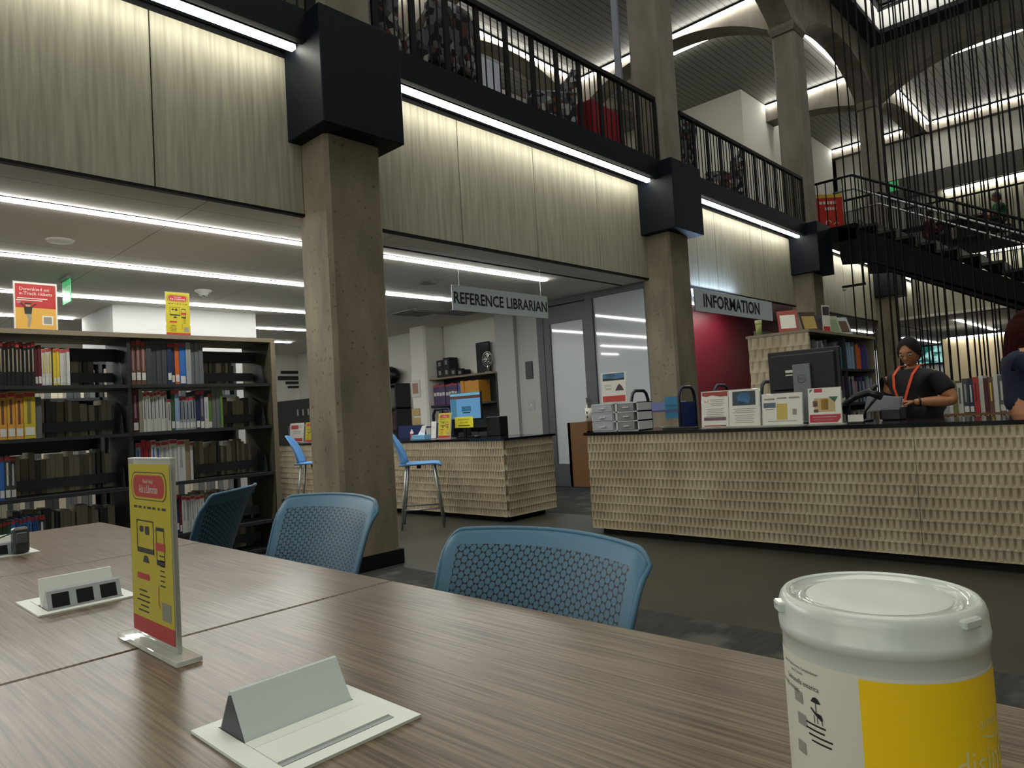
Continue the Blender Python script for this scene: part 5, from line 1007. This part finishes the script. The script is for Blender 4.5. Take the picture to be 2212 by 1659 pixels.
def person(label, loc, rz, spec, group=None):
    t = thing('person', label, 'person', loc, rz, group); s = spec.get('s', 1); g = spec.get('girth', 1)
    j = []; e = []
    def add(p, r, par=None, ry=None):
        j.append((p[0]*s, p[1]*s, p[2]*s, r*s, (ry or r)*s)); k = len(j)-1
        if par is not None: e.append((par, k))
        return k
    sit = spec.get('sit', False); dz = -.40 if sit else 0
    pel = add((0, 0, .92+dz), .13*g, None, .16*g); wa = add((.01, 0, 1.06+dz), .115*g, pel, .145*g); ch = add((.01, 0, 1.25+dz), .115*g, wa, .155*g); uc = add((0, 0, 1.36+dz), .085*g, ch, .11*g); nk = add((.0, 0, 1.42+dz), .054+.03*(g-1), uc); hd = add((.015, 0, 1.48+dz), .052+.02*(g-1), nk)
    arms = {}
    for sg, key in ((1, 'L'), (-1, 'R')):
        el, wr_ = spec[key]; sh = add((0, sg*.165*(.6+.4*g), 1.355+dz), .062*g, uc); a = add(((0+el[0])*.5, (sg*.19+el[1])*.5, (1.355+dz+el[2])*.5), .054*g, sh); b = add(el, .045*g, a); c = add([(p*.5+q*.5) for p, q in zip(el, wr_)], .040*g, b); d = add(wr_, .027, c); arms[key] = (sh, a, b, c, d)
    for sg in (1, -1):
        if sit: hp = add((.05, sg*.09, .90+dz), .10*g, pel); kn = add((.44, sg*.10, .90+dz), .065*g, hp); an = add((.44, sg*.10, .09), .04, kn); add((.56, sg*.10, .04), .03, an)
        else: hp = add((0, sg*.09, .84), .105*g, pel); kn = add((.015, sg*.10, .48), .066*g, hp); an = add((-.01, sg*.10, .09), .042, kn); add((.12, sg*.11, .04), .03, an)
    vs, fs = skin_mesh(j, e); m = MB(); m.add(vs, fs, 0, True)
    hc = Vector((.040*s, 0, (1.575+dz)*s)); T = head(m, hc, s*spec.get('hs', 1.0), spec.get('look', 0), spec.get('nod', 0))
    for key, sg in (('L', 1), ('R', -1)):
        d = Vector(j[arms[key][4]][:3]); c = Vector(j[arms[key][3]][:3]); hand(m, d, spec.get('hd'+key, d-c), spec.get('hu'+key, (0, 0, 1)), s, spec.get('curl', .5), -sg)
    b = m.build('body', [spec.get('skin', skin)]+HM[1:], t)
    # clothes: slightly larger surfaces over trunk and upper arms, trunk and legs
    top_pts = [0, 1, 2, 3]; jj = []; ee = []; mp = {}
    def cadd(i, f, zo=0):
        q = j[i]; jj.append((q[0], q[1], q[2]+zo, q[3]*f, q[4]*f)); mp[i] = len(jj)-1; return mp[i]
    for i in (0, 1, 2, 3): cadd(i, 1.12 if i < 3 else 1.28)
    jj.append((-.005*s, 0, (1.405+dz)*s, .088*s*(.5+.5*g), .118*s*(.5+.5*g))); ee += [(0, 1), (1, 2), (2, 3), (3, 4)]
    if not sit and spec.get('hem', 1): jj.append((0, 0, .82*s, .13*g*s, .175*g*s)); ee.append((0, len(jj)-1))
    for key in 'LR':
        sh, a, el, c, d = arms[key]; cadd(sh, 1.26); ee.append((3, mp[sh])); cadd(a, 1.27); ee.append((mp[sh], mp[a]))
        if spec.get('long'): cadd(el, 1.22); ee.append((mp[a], mp[el])); cadd(c, 1.2); ee.append((mp[el], mp[c])); q = j[d]; jj.append((q[0], q[1], q[2], q[3]*1.2, q[4]*1.2)); ee.append((mp[c], len(jj)-1))
        else:
            q0, q1 = Vector(j[a][:3]), Vector(j[el][:3]); q = q0.lerp(q1, .35); jj.append((q.x, q.y, q.z, j[a][3]*1.28, j[a][4]*1.28)); ee.append((mp[a], len(jj)-1))
    vs, fs = skin_mesh(jj, ee); MB().add(vs, fs, 0, True).build('shirt', spec['shirt'], t)
    jj = []; ee = []; b0 = len(j)-8
    jj.append((j[0][0], j[0][1], j[0][2]+.05*s, j[0][3]*1.22, j[0][4]*1.2))
    for sg in (0, 1):
        o = b0+4*sg
        for q, f in ((o, 1.2), (o+1, 1.15), (o+2, 1.35)): jj.append((j[q][0], j[q][1], j[q][2], j[q][3]*f, j[q][4]*f))
        n_ = len(jj); ee += [(0, n_-3), (n_-3, n_-2), (n_-2, n_-1)]
    vs, fs = skin_mesh(jj, ee); MB().add(vs, fs, 0, True).build('trousers', spec['trousers'], t)
    for sg in (1, -1):
        x = .44 if sit else -.01
        m = MB(); m.ball(((x+.06)*s, sg*.105*s, .045*s), .135*s, .05*s, .045*s, n=12); m.build('shoe', M('shoe_black', '#101010', .5), t)
    return t, T, s, dz
def hair_cap(t, T, mat, length=0, bun=False, back=1.0):
    m = MB(); n = 28; h = 14; vs = []
    for i in range(h+1):
        for k in range(n):
            tt = pi*.60*i/h; a = 2*pi*k/n; fr_ = max(0, cos(a)); tt = tt*(1-.60*fr_**2); x = .106*sin(tt)*cos(a); y = .086*sin(tt)*sin(a); z = .128*cos(tt)
            vs.append(T @ Vector((x-.006, y, z+.004+.002*sin(9*a))))
    m.add(vs, [(i*n+k, (i+1)*n+k, (i+1)*n+(k+1) % n, i*n+(k+1) % n) for i in range(h) for k in range(n)], 0, True)
    q = MB().ball((-.045, 0, -.01), .062, .072, .088, n=18); m.add([T @ Vector(v) for v in q.v], q.f, 0, True)
    if bun: q = MB().ball((-.125, 0, .0), .04, .045, .045, n=14); m.add([T @ Vector(v) for v in q.v], q.f, 0, True)
    if length:
        for k in range(15):
            a = pi*.34+k*(2*pi*.66)/14; q = MB().tube([(.085*cos(a)-.01, .085*sin(a), .06), (.10*cos(a)-.015, .108*sin(a), -.05), (.10*cos(a)-.03, .12*sin(a), -.05-length*.5), (.085*cos(a)-.045, .105*sin(a), -.05-length)], [.024, .04, .044, .016], 8)
            m.add([T @ Vector(v) for v in q.v], q.f, 0, True)
    m.build('hair', mat, t)
hairb = N('dark_brown_hair', '#0f0b0a', '#1a1311', (1, 1, 8), 20, .7, .3, bd=.003, spec=.2)
blackt = M('black_tshirt', '#0d0d10', .85); jeans = M('jeans_blue', '#2b4262', .85); navyt = M('navy_top', '#0e1730', .85)
t, T, s, dz = person('person in black shirt, orange lanyard and glasses behind the long desk, looking down', (6.12, 1.43, 0), R(163),
    dict(s=.88, girth=1.22, hs=1.10, shirt=blackt, trousers=M('black_trousers', '#0f0f11', .8), L=((-.02, .31, 1.13), (.22, .10, 1.14)), R=((.06, -.26, 1.08), (.29, -.02, 1.08)), look=R(8), nod=R(22), curl=.7, huL=(0, 0, 1)))
hair_cap(t, T, hairb, bun=True)
m = MB()
for sg in (-1, 1): m.tube([(.094+.0, sg*.034+.021*cos(a*pi/8), .006+.017*sin(a*pi/8)) for a in range(17)], .0014, 5); m.tube([(.092, sg*.054, .012), (.04, sg*.078, .012), (.0, sg*.082, .008)], .0014, 5)
m.tube([(.096, -.012, .008), (.098, 0, .011), (.096, .012, .008)], .0014, 5); m.xf(T).build('glasses', M('glasses_frame', '#2a2422', .3), t)
org = M('orange_lanyard', '#c2421c', .6)
m = MB()
for sg in (-1, 1):
    pts = [(-.05, sg*.06, 1.47), (.06, sg*.088, 1.46), (.165, sg*.085, 1.38), (.205, sg*.064, 1.27), (.215, sg*.014, 1.12)]
    P_ = [Vector(p)*s for p in pts]; vs = []
    for p in P_: vs += [p+Vector((.004, -.010, .002)), p+Vector((.004, .010, -.002))]
    m.add(vs, [(2*i, 2*i+1, 2*i+3, 2*i+2) for i in range(4)])
m.build('lanyard', org, t, solid=.003); MB().cbox(.185, .190, -.035, .035, .92, 1.0, .001).xf(Matrix.Translation((-.0, 0, .03))).build('badge', wht, t)
q = MB(); A_ = Vector((-.02, .31, 1.13)); B_ = Vector((.22, .10, 1.14)); D_ = (B_-A_).normalized(); U_ = Vector((0, 0, 1)); U_ = (U_-D_*U_.dot(D_)).normalized(); V_ = D_.cross(U_); q.tube([A_.lerp(B_, .86)*s+(U_*cos(a*pi/8)+V_*sin(a*pi/8))*.034 for a in range(17)], .007, 6); q.build('watch_band', blackp, t)
t2 = thing('paper_sheet', 'grey crumpled sheet of paper held by the person behind the desk', 'paper', (5.80, 1.56, .985), rz=R(10)); t2.scale = (.75, .75, .75)
m = MB(); m.grid(lambda u, v: (-.02-.10*v+.012*sin(6*u+2*v), .17-.33*u+.03*v, .10-.17*v+.03*u*v+.012*sin(5*u)), 8, 8); m.build('sheet', M('grey_paper', '#5b5e62', .8), t2, solid=.001)
t, T, s, dz = person('person with long dark red hair, navy top and jeans, back turned, right edge', (6.0, .705, 0), R(-72),
    dict(s=.945, girth=1.05, shirt=navyt, trousers=jeans, long=True, hem=0, L=((.06, .24, 1.14), (.32, .12, 1.2)), R=((.06, -.23, 1.14), (.32, -.12, 1.2)), look=0, nod=0, curl=.4))
hair_cap(t, T, N('dark_red_hair', '#1c0607', '#2c0a0b', (1, 1, 8), 20, .85, .2, bd=.003, spec=.08), length=.30)
t, T, s, dz = person('person in a green top sitting at the upper gallery, seen through the rods', (18.25, 2.36, 4.1), R(100),
    dict(s=.90, girth=1.0, sit=True, shirt=M('green_top', '#1f5a34', .8), trousers=M('dark_trousers', '#16181d', .8), L=((.12, .22, .72), (.33, .12, .78)), R=((.12, -.22, .72), (.33, -.12, .78)), nod=R(8)))
hair_cap(t, T, N('auburn_hair', '#2c1512', '#3a1f18', (1, 1, 8), 20, .5, .2))
t, T, s, dz = person('person in a dark red top sitting at the upper gallery beyond the stair rail', (18.35, 3.72, 4.1), R(-80),
    dict(s=.86, girth=1.0, sit=True, shirt=M('wine_top', '#5a1620', .8), trousers=M('dark_trousers', '#16181d', .8), long=True, L=((.12, .22, .72), (.33, .12, .78)), R=((.12, -.22, .72), (.33, -.12, .78)), nod=R(20)))
hair_cap(t, T, hairb)
for nm, y in (('beside the person in green', 2.36), ('beside the person in dark red', 3.72)):
    t = thing('gallery_stool', 'dark stool seat on the upper gallery '+nm, 'stool', (18.3, y, 4.101)); MB().cbox(-.2, .2, -.2, .2, .35, .42, .01).build('seat', black, t)
    for dx in (-.16, .16):
        for dy in (-.16, .16): MB().cyl((dx, dy, 0), (dx, dy, .35), .015, 6).build('leg', black, t)
t = thing('gallery_table', 'dark long table on the upper gallery between the two seated people', 'table', (18.3, 3.05, 4.101)); MB().cbox(-.3, .3, -.42, .36, .66, .70, .006).build('tabletop', dark, t)
for dx in (-.26, .26):
    for dy in (-.38, .32): MB().cyl((dx, dy, 0), (dx, dy, .66), .02, 6).build('leg', black, t)
t = thing('gallery_bookcase', 'dark low bookcase of pale books on the upper gallery behind the stair rail', 'bookcase', (19.3, 3.9, 4.1)); MB().box(0, .3, -1.1, 1.4, 0, .05).box(0, .3, -1.1, 1.4, .5, .53).box(0, .3, -1.1, 1.4, .97, 1.0).box(0, .3, -1.1, -1.07, 0, 1).box(0, .3, 1.37, 1.4, 0, 1).box(.27, .3, -1.1, 1.4, 0, 1).build('case', bk, t)
row(5.25, [(3, .06, .33, 'teal', 0, 0, None), (4, .05, .35, 'darkgrey', 0, 0, None), (5, .045, .33, 'spiral', 0, 0, None), (3, .06, .34, 'navy', 0, 0, None), (10, .04, .33, 'white', 0, 0, None), (8, .05, .34, 'grey', 0, 0, None), (6, .05, .34, 'taupe', 0, 0, None)], 19.32, 4.632, 'gallery bookcase', 'books in the gallery bookcase', axis=1, rz=R(-90), stuff=True)
STUFF.build('books', SM, label='further shelved books standing in the rows of the bookcases', cat='books', kind='stuff')
t = thing('gallery_exit_sign', 'small green exit sign on the upper far wall', 'exit sign', (19.0, 4.53, 6.02)); MB().box(-.01, .01, -.10, .10, 0, .24).build('edge_lit_panel', EXG, t); MB().text('EXIT', .09, lambda x, y: (-.012, -x, .12+y)).build('lettering', MC['exit_letters'], t); MB().cyl((0, 0, .24), (0, 0, 2.53), .008, 6).build('stem', black, t)
# ================================================================ UPPER BALCONY FURNITURE
hexm = bpy.data.materials.new('honeycomb_upholstery'); hexm.use_nodes = True; n = hexm.node_tree.nodes; l = hexm.node_tree.links; b = n['Principled BSDF']; b.inputs['Roughness'].default_value = .85
tc = n.new('ShaderNodeTexCoord'); v = n.new('ShaderNodeTexVoronoi'); v.inputs['Scale'].default_value = 17; v.inputs['Randomness'].default_value = .9; sp = n.new('ShaderNodeSeparateColor'); c = n.new('ShaderNodeValToRGB'); c.color_ramp.interpolation = 'CONSTANT'
for i, (p, h) in enumerate(((0, '#15161c'), (.28, '#6c6d72'), (.5, '#a9aaa8'), (.66, '#1a2030'), (.8, '#6b3b30'), (.9, '#4a4a4e'))):
    e_ = c.color_ramp.elements[i] if i < 2 else c.color_ramp.elements.new(p); e_.position = p; e_.color = lin(h)
l.new(tc.outputs['Object'], v.inputs['Vector']); l.new(v.outputs['Color'], sp.inputs[0]); l.new(sp.outputs[0], c.inputs[0]); l.new(c.outputs[0], b.inputs['Base Color'])
def armchair(label, x, y, rz, w=.66, h=1.02):
    t = thing('patterned_armchair', label, 'armchair', (x, y, 4.101), rz, 'patterned armchairs on the balcony')
    m = MB(); m.grid(lambda u, v: (-.30-.10*v+.05*(2*u-1)**2, (u-.5)*w*(1-.06*v), .30+(h-.30)*v-.04*abs(2*u-1)**6*v), 14, 12); m.build('backrest', hexm, t, solid=.09)
    MB().cbox(-.32, .30, -w*.38, w*.38, .26, .42, .03).build('seat_cushion', hexm, t)
    for s in (-1, 1):
        MB().cbox(-.32, .26, s*w*.5-.05, s*w*.5+.05, .10, .58, .03).build('armrest', hexm, t)
        for dx in (-.26, .2): MB().cyl((dx, s*w*.42, 0), (dx, s*w*.42, .26), .018, 8).build('leg', black, t)
armchair('patterned high-back armchair, largest, at the left end of the long balcony', 4.42, 5.02, R(90), .62, .86)
armchair('patterned armchair at the far left of the balcony by the first column', 3.66, 5.2, R(80), .6, 1.0)
armchair('patterned armchair in the middle of the long balcony, seen at an angle', 6.12, 5.05, R(150), .60, .90)
armchair('patterned armchair behind the second balcony railing, left one', 8.75, 5.0, R(80), .6, .95)
armchair('patterned armchair behind the second balcony railing, right one', 10.4, 5.0, R(130), .6, .95)
t = thing('draped_table', 'square table under a red cloth on the balcony behind the railing', 'table', (7.05, 5.12, 4.101))
rc = M('red_cloth', '#8c1023', .8)
m = MB(); W2 = .36; n_ = 64; vs = []
for ring, (z, k) in enumerate(((.70, .98), (.69, 1.0), (.45, 1.02), (.2, 1.05), (.01, 1.07))):
    for q in range(n_):
        a = q/n_*4; sd = int(a); f = a-sd; px_, py_ = [(-1+2*f, -1), (1, -1+2*f), (1-2*f, 1), (-1, 1-2*f)][sd]
        rf = (.018*sin(q*1.9)+.01*sin(q*3.3))*(ring-1)/2 if ring > 1 else 0; vs.append((px_*W2*k*(1+rf), py_*W2*k*(1+rf), z))
m.add(vs, [(i*n_+q, i*n_+(q+1) % n_, (i+1)*n_+(q+1) % n_, (i+1)*n_+q) for i in range(4) for q in range(n_)]+[tuple(range(n_))], 0, False); m.xf(Matrix.Rotation(R(4), 4, 'Z')).build('tablecloth', rc, t)
for dx in (-.3, .3):
    for dy in (-.3, .3): MB().cyl((dx, dy, 0), (dx, dy, .68), .02, 6).build('leg', black, t)
t = thing('balcony_banner', 'red stand-up banner with white lettering beside the stair landing', 'banner', (14.50, 4.66, 4.101), rz=R(-45))
MB().cbox(-.30, .30, -.08, .08, 0, .05, .01).build('banner_foot', silver, t); MB().box(-.29, .29, -.004, .004, .05, 1.0).build('banner_sheet', M('banner_red', '#b3271c', .6), t); MB().box(-.29, .29, -.0055, -.0042, .93, 1.0).build('banner_top_band', M('banner_yellow', '#c9a63a', .6), t)
m = MB(); 
for k, (w_, x_) in enumerate(((.36, 0), (.24, .05))): [m.box(x_-w_/2+j*w_/5, x_-w_/2+j*w_/5+w_/7, -.0064, -.0056, .80-k*.12, .86-k*.12) for j in range(5)]
m.tube([(-.02+.05*cos(a*pi/6), -.006, .42+.05*sin(a*pi/6)) for a in range(8)], .008, 5); m.tube([(.08, -.006, .38), (.14, -.006, .44), (.18, -.006, .40)], .006, 5); m.build('banner_lettering', wht, t)
t = thing('projection_panel', 'tall bluish white panel standing on the balcony behind the railing', 'panel', (9.6, 9.12, 4.101)); MB().box(-.34, .30, 0, .03, 0, 3.9).build('panel_sheet', M('bluish_white', '#aab4c4', .6), t)
t = thing('banner_strip', 'narrow pale vertical strip hanging beside the second column', 'banner', (7.60, 4.86, 5.2)); MB().box(-.015, .02, 0, .09, 0, 3.2).build('strip', M('pale_strip', '#8d93a4', .6), t)
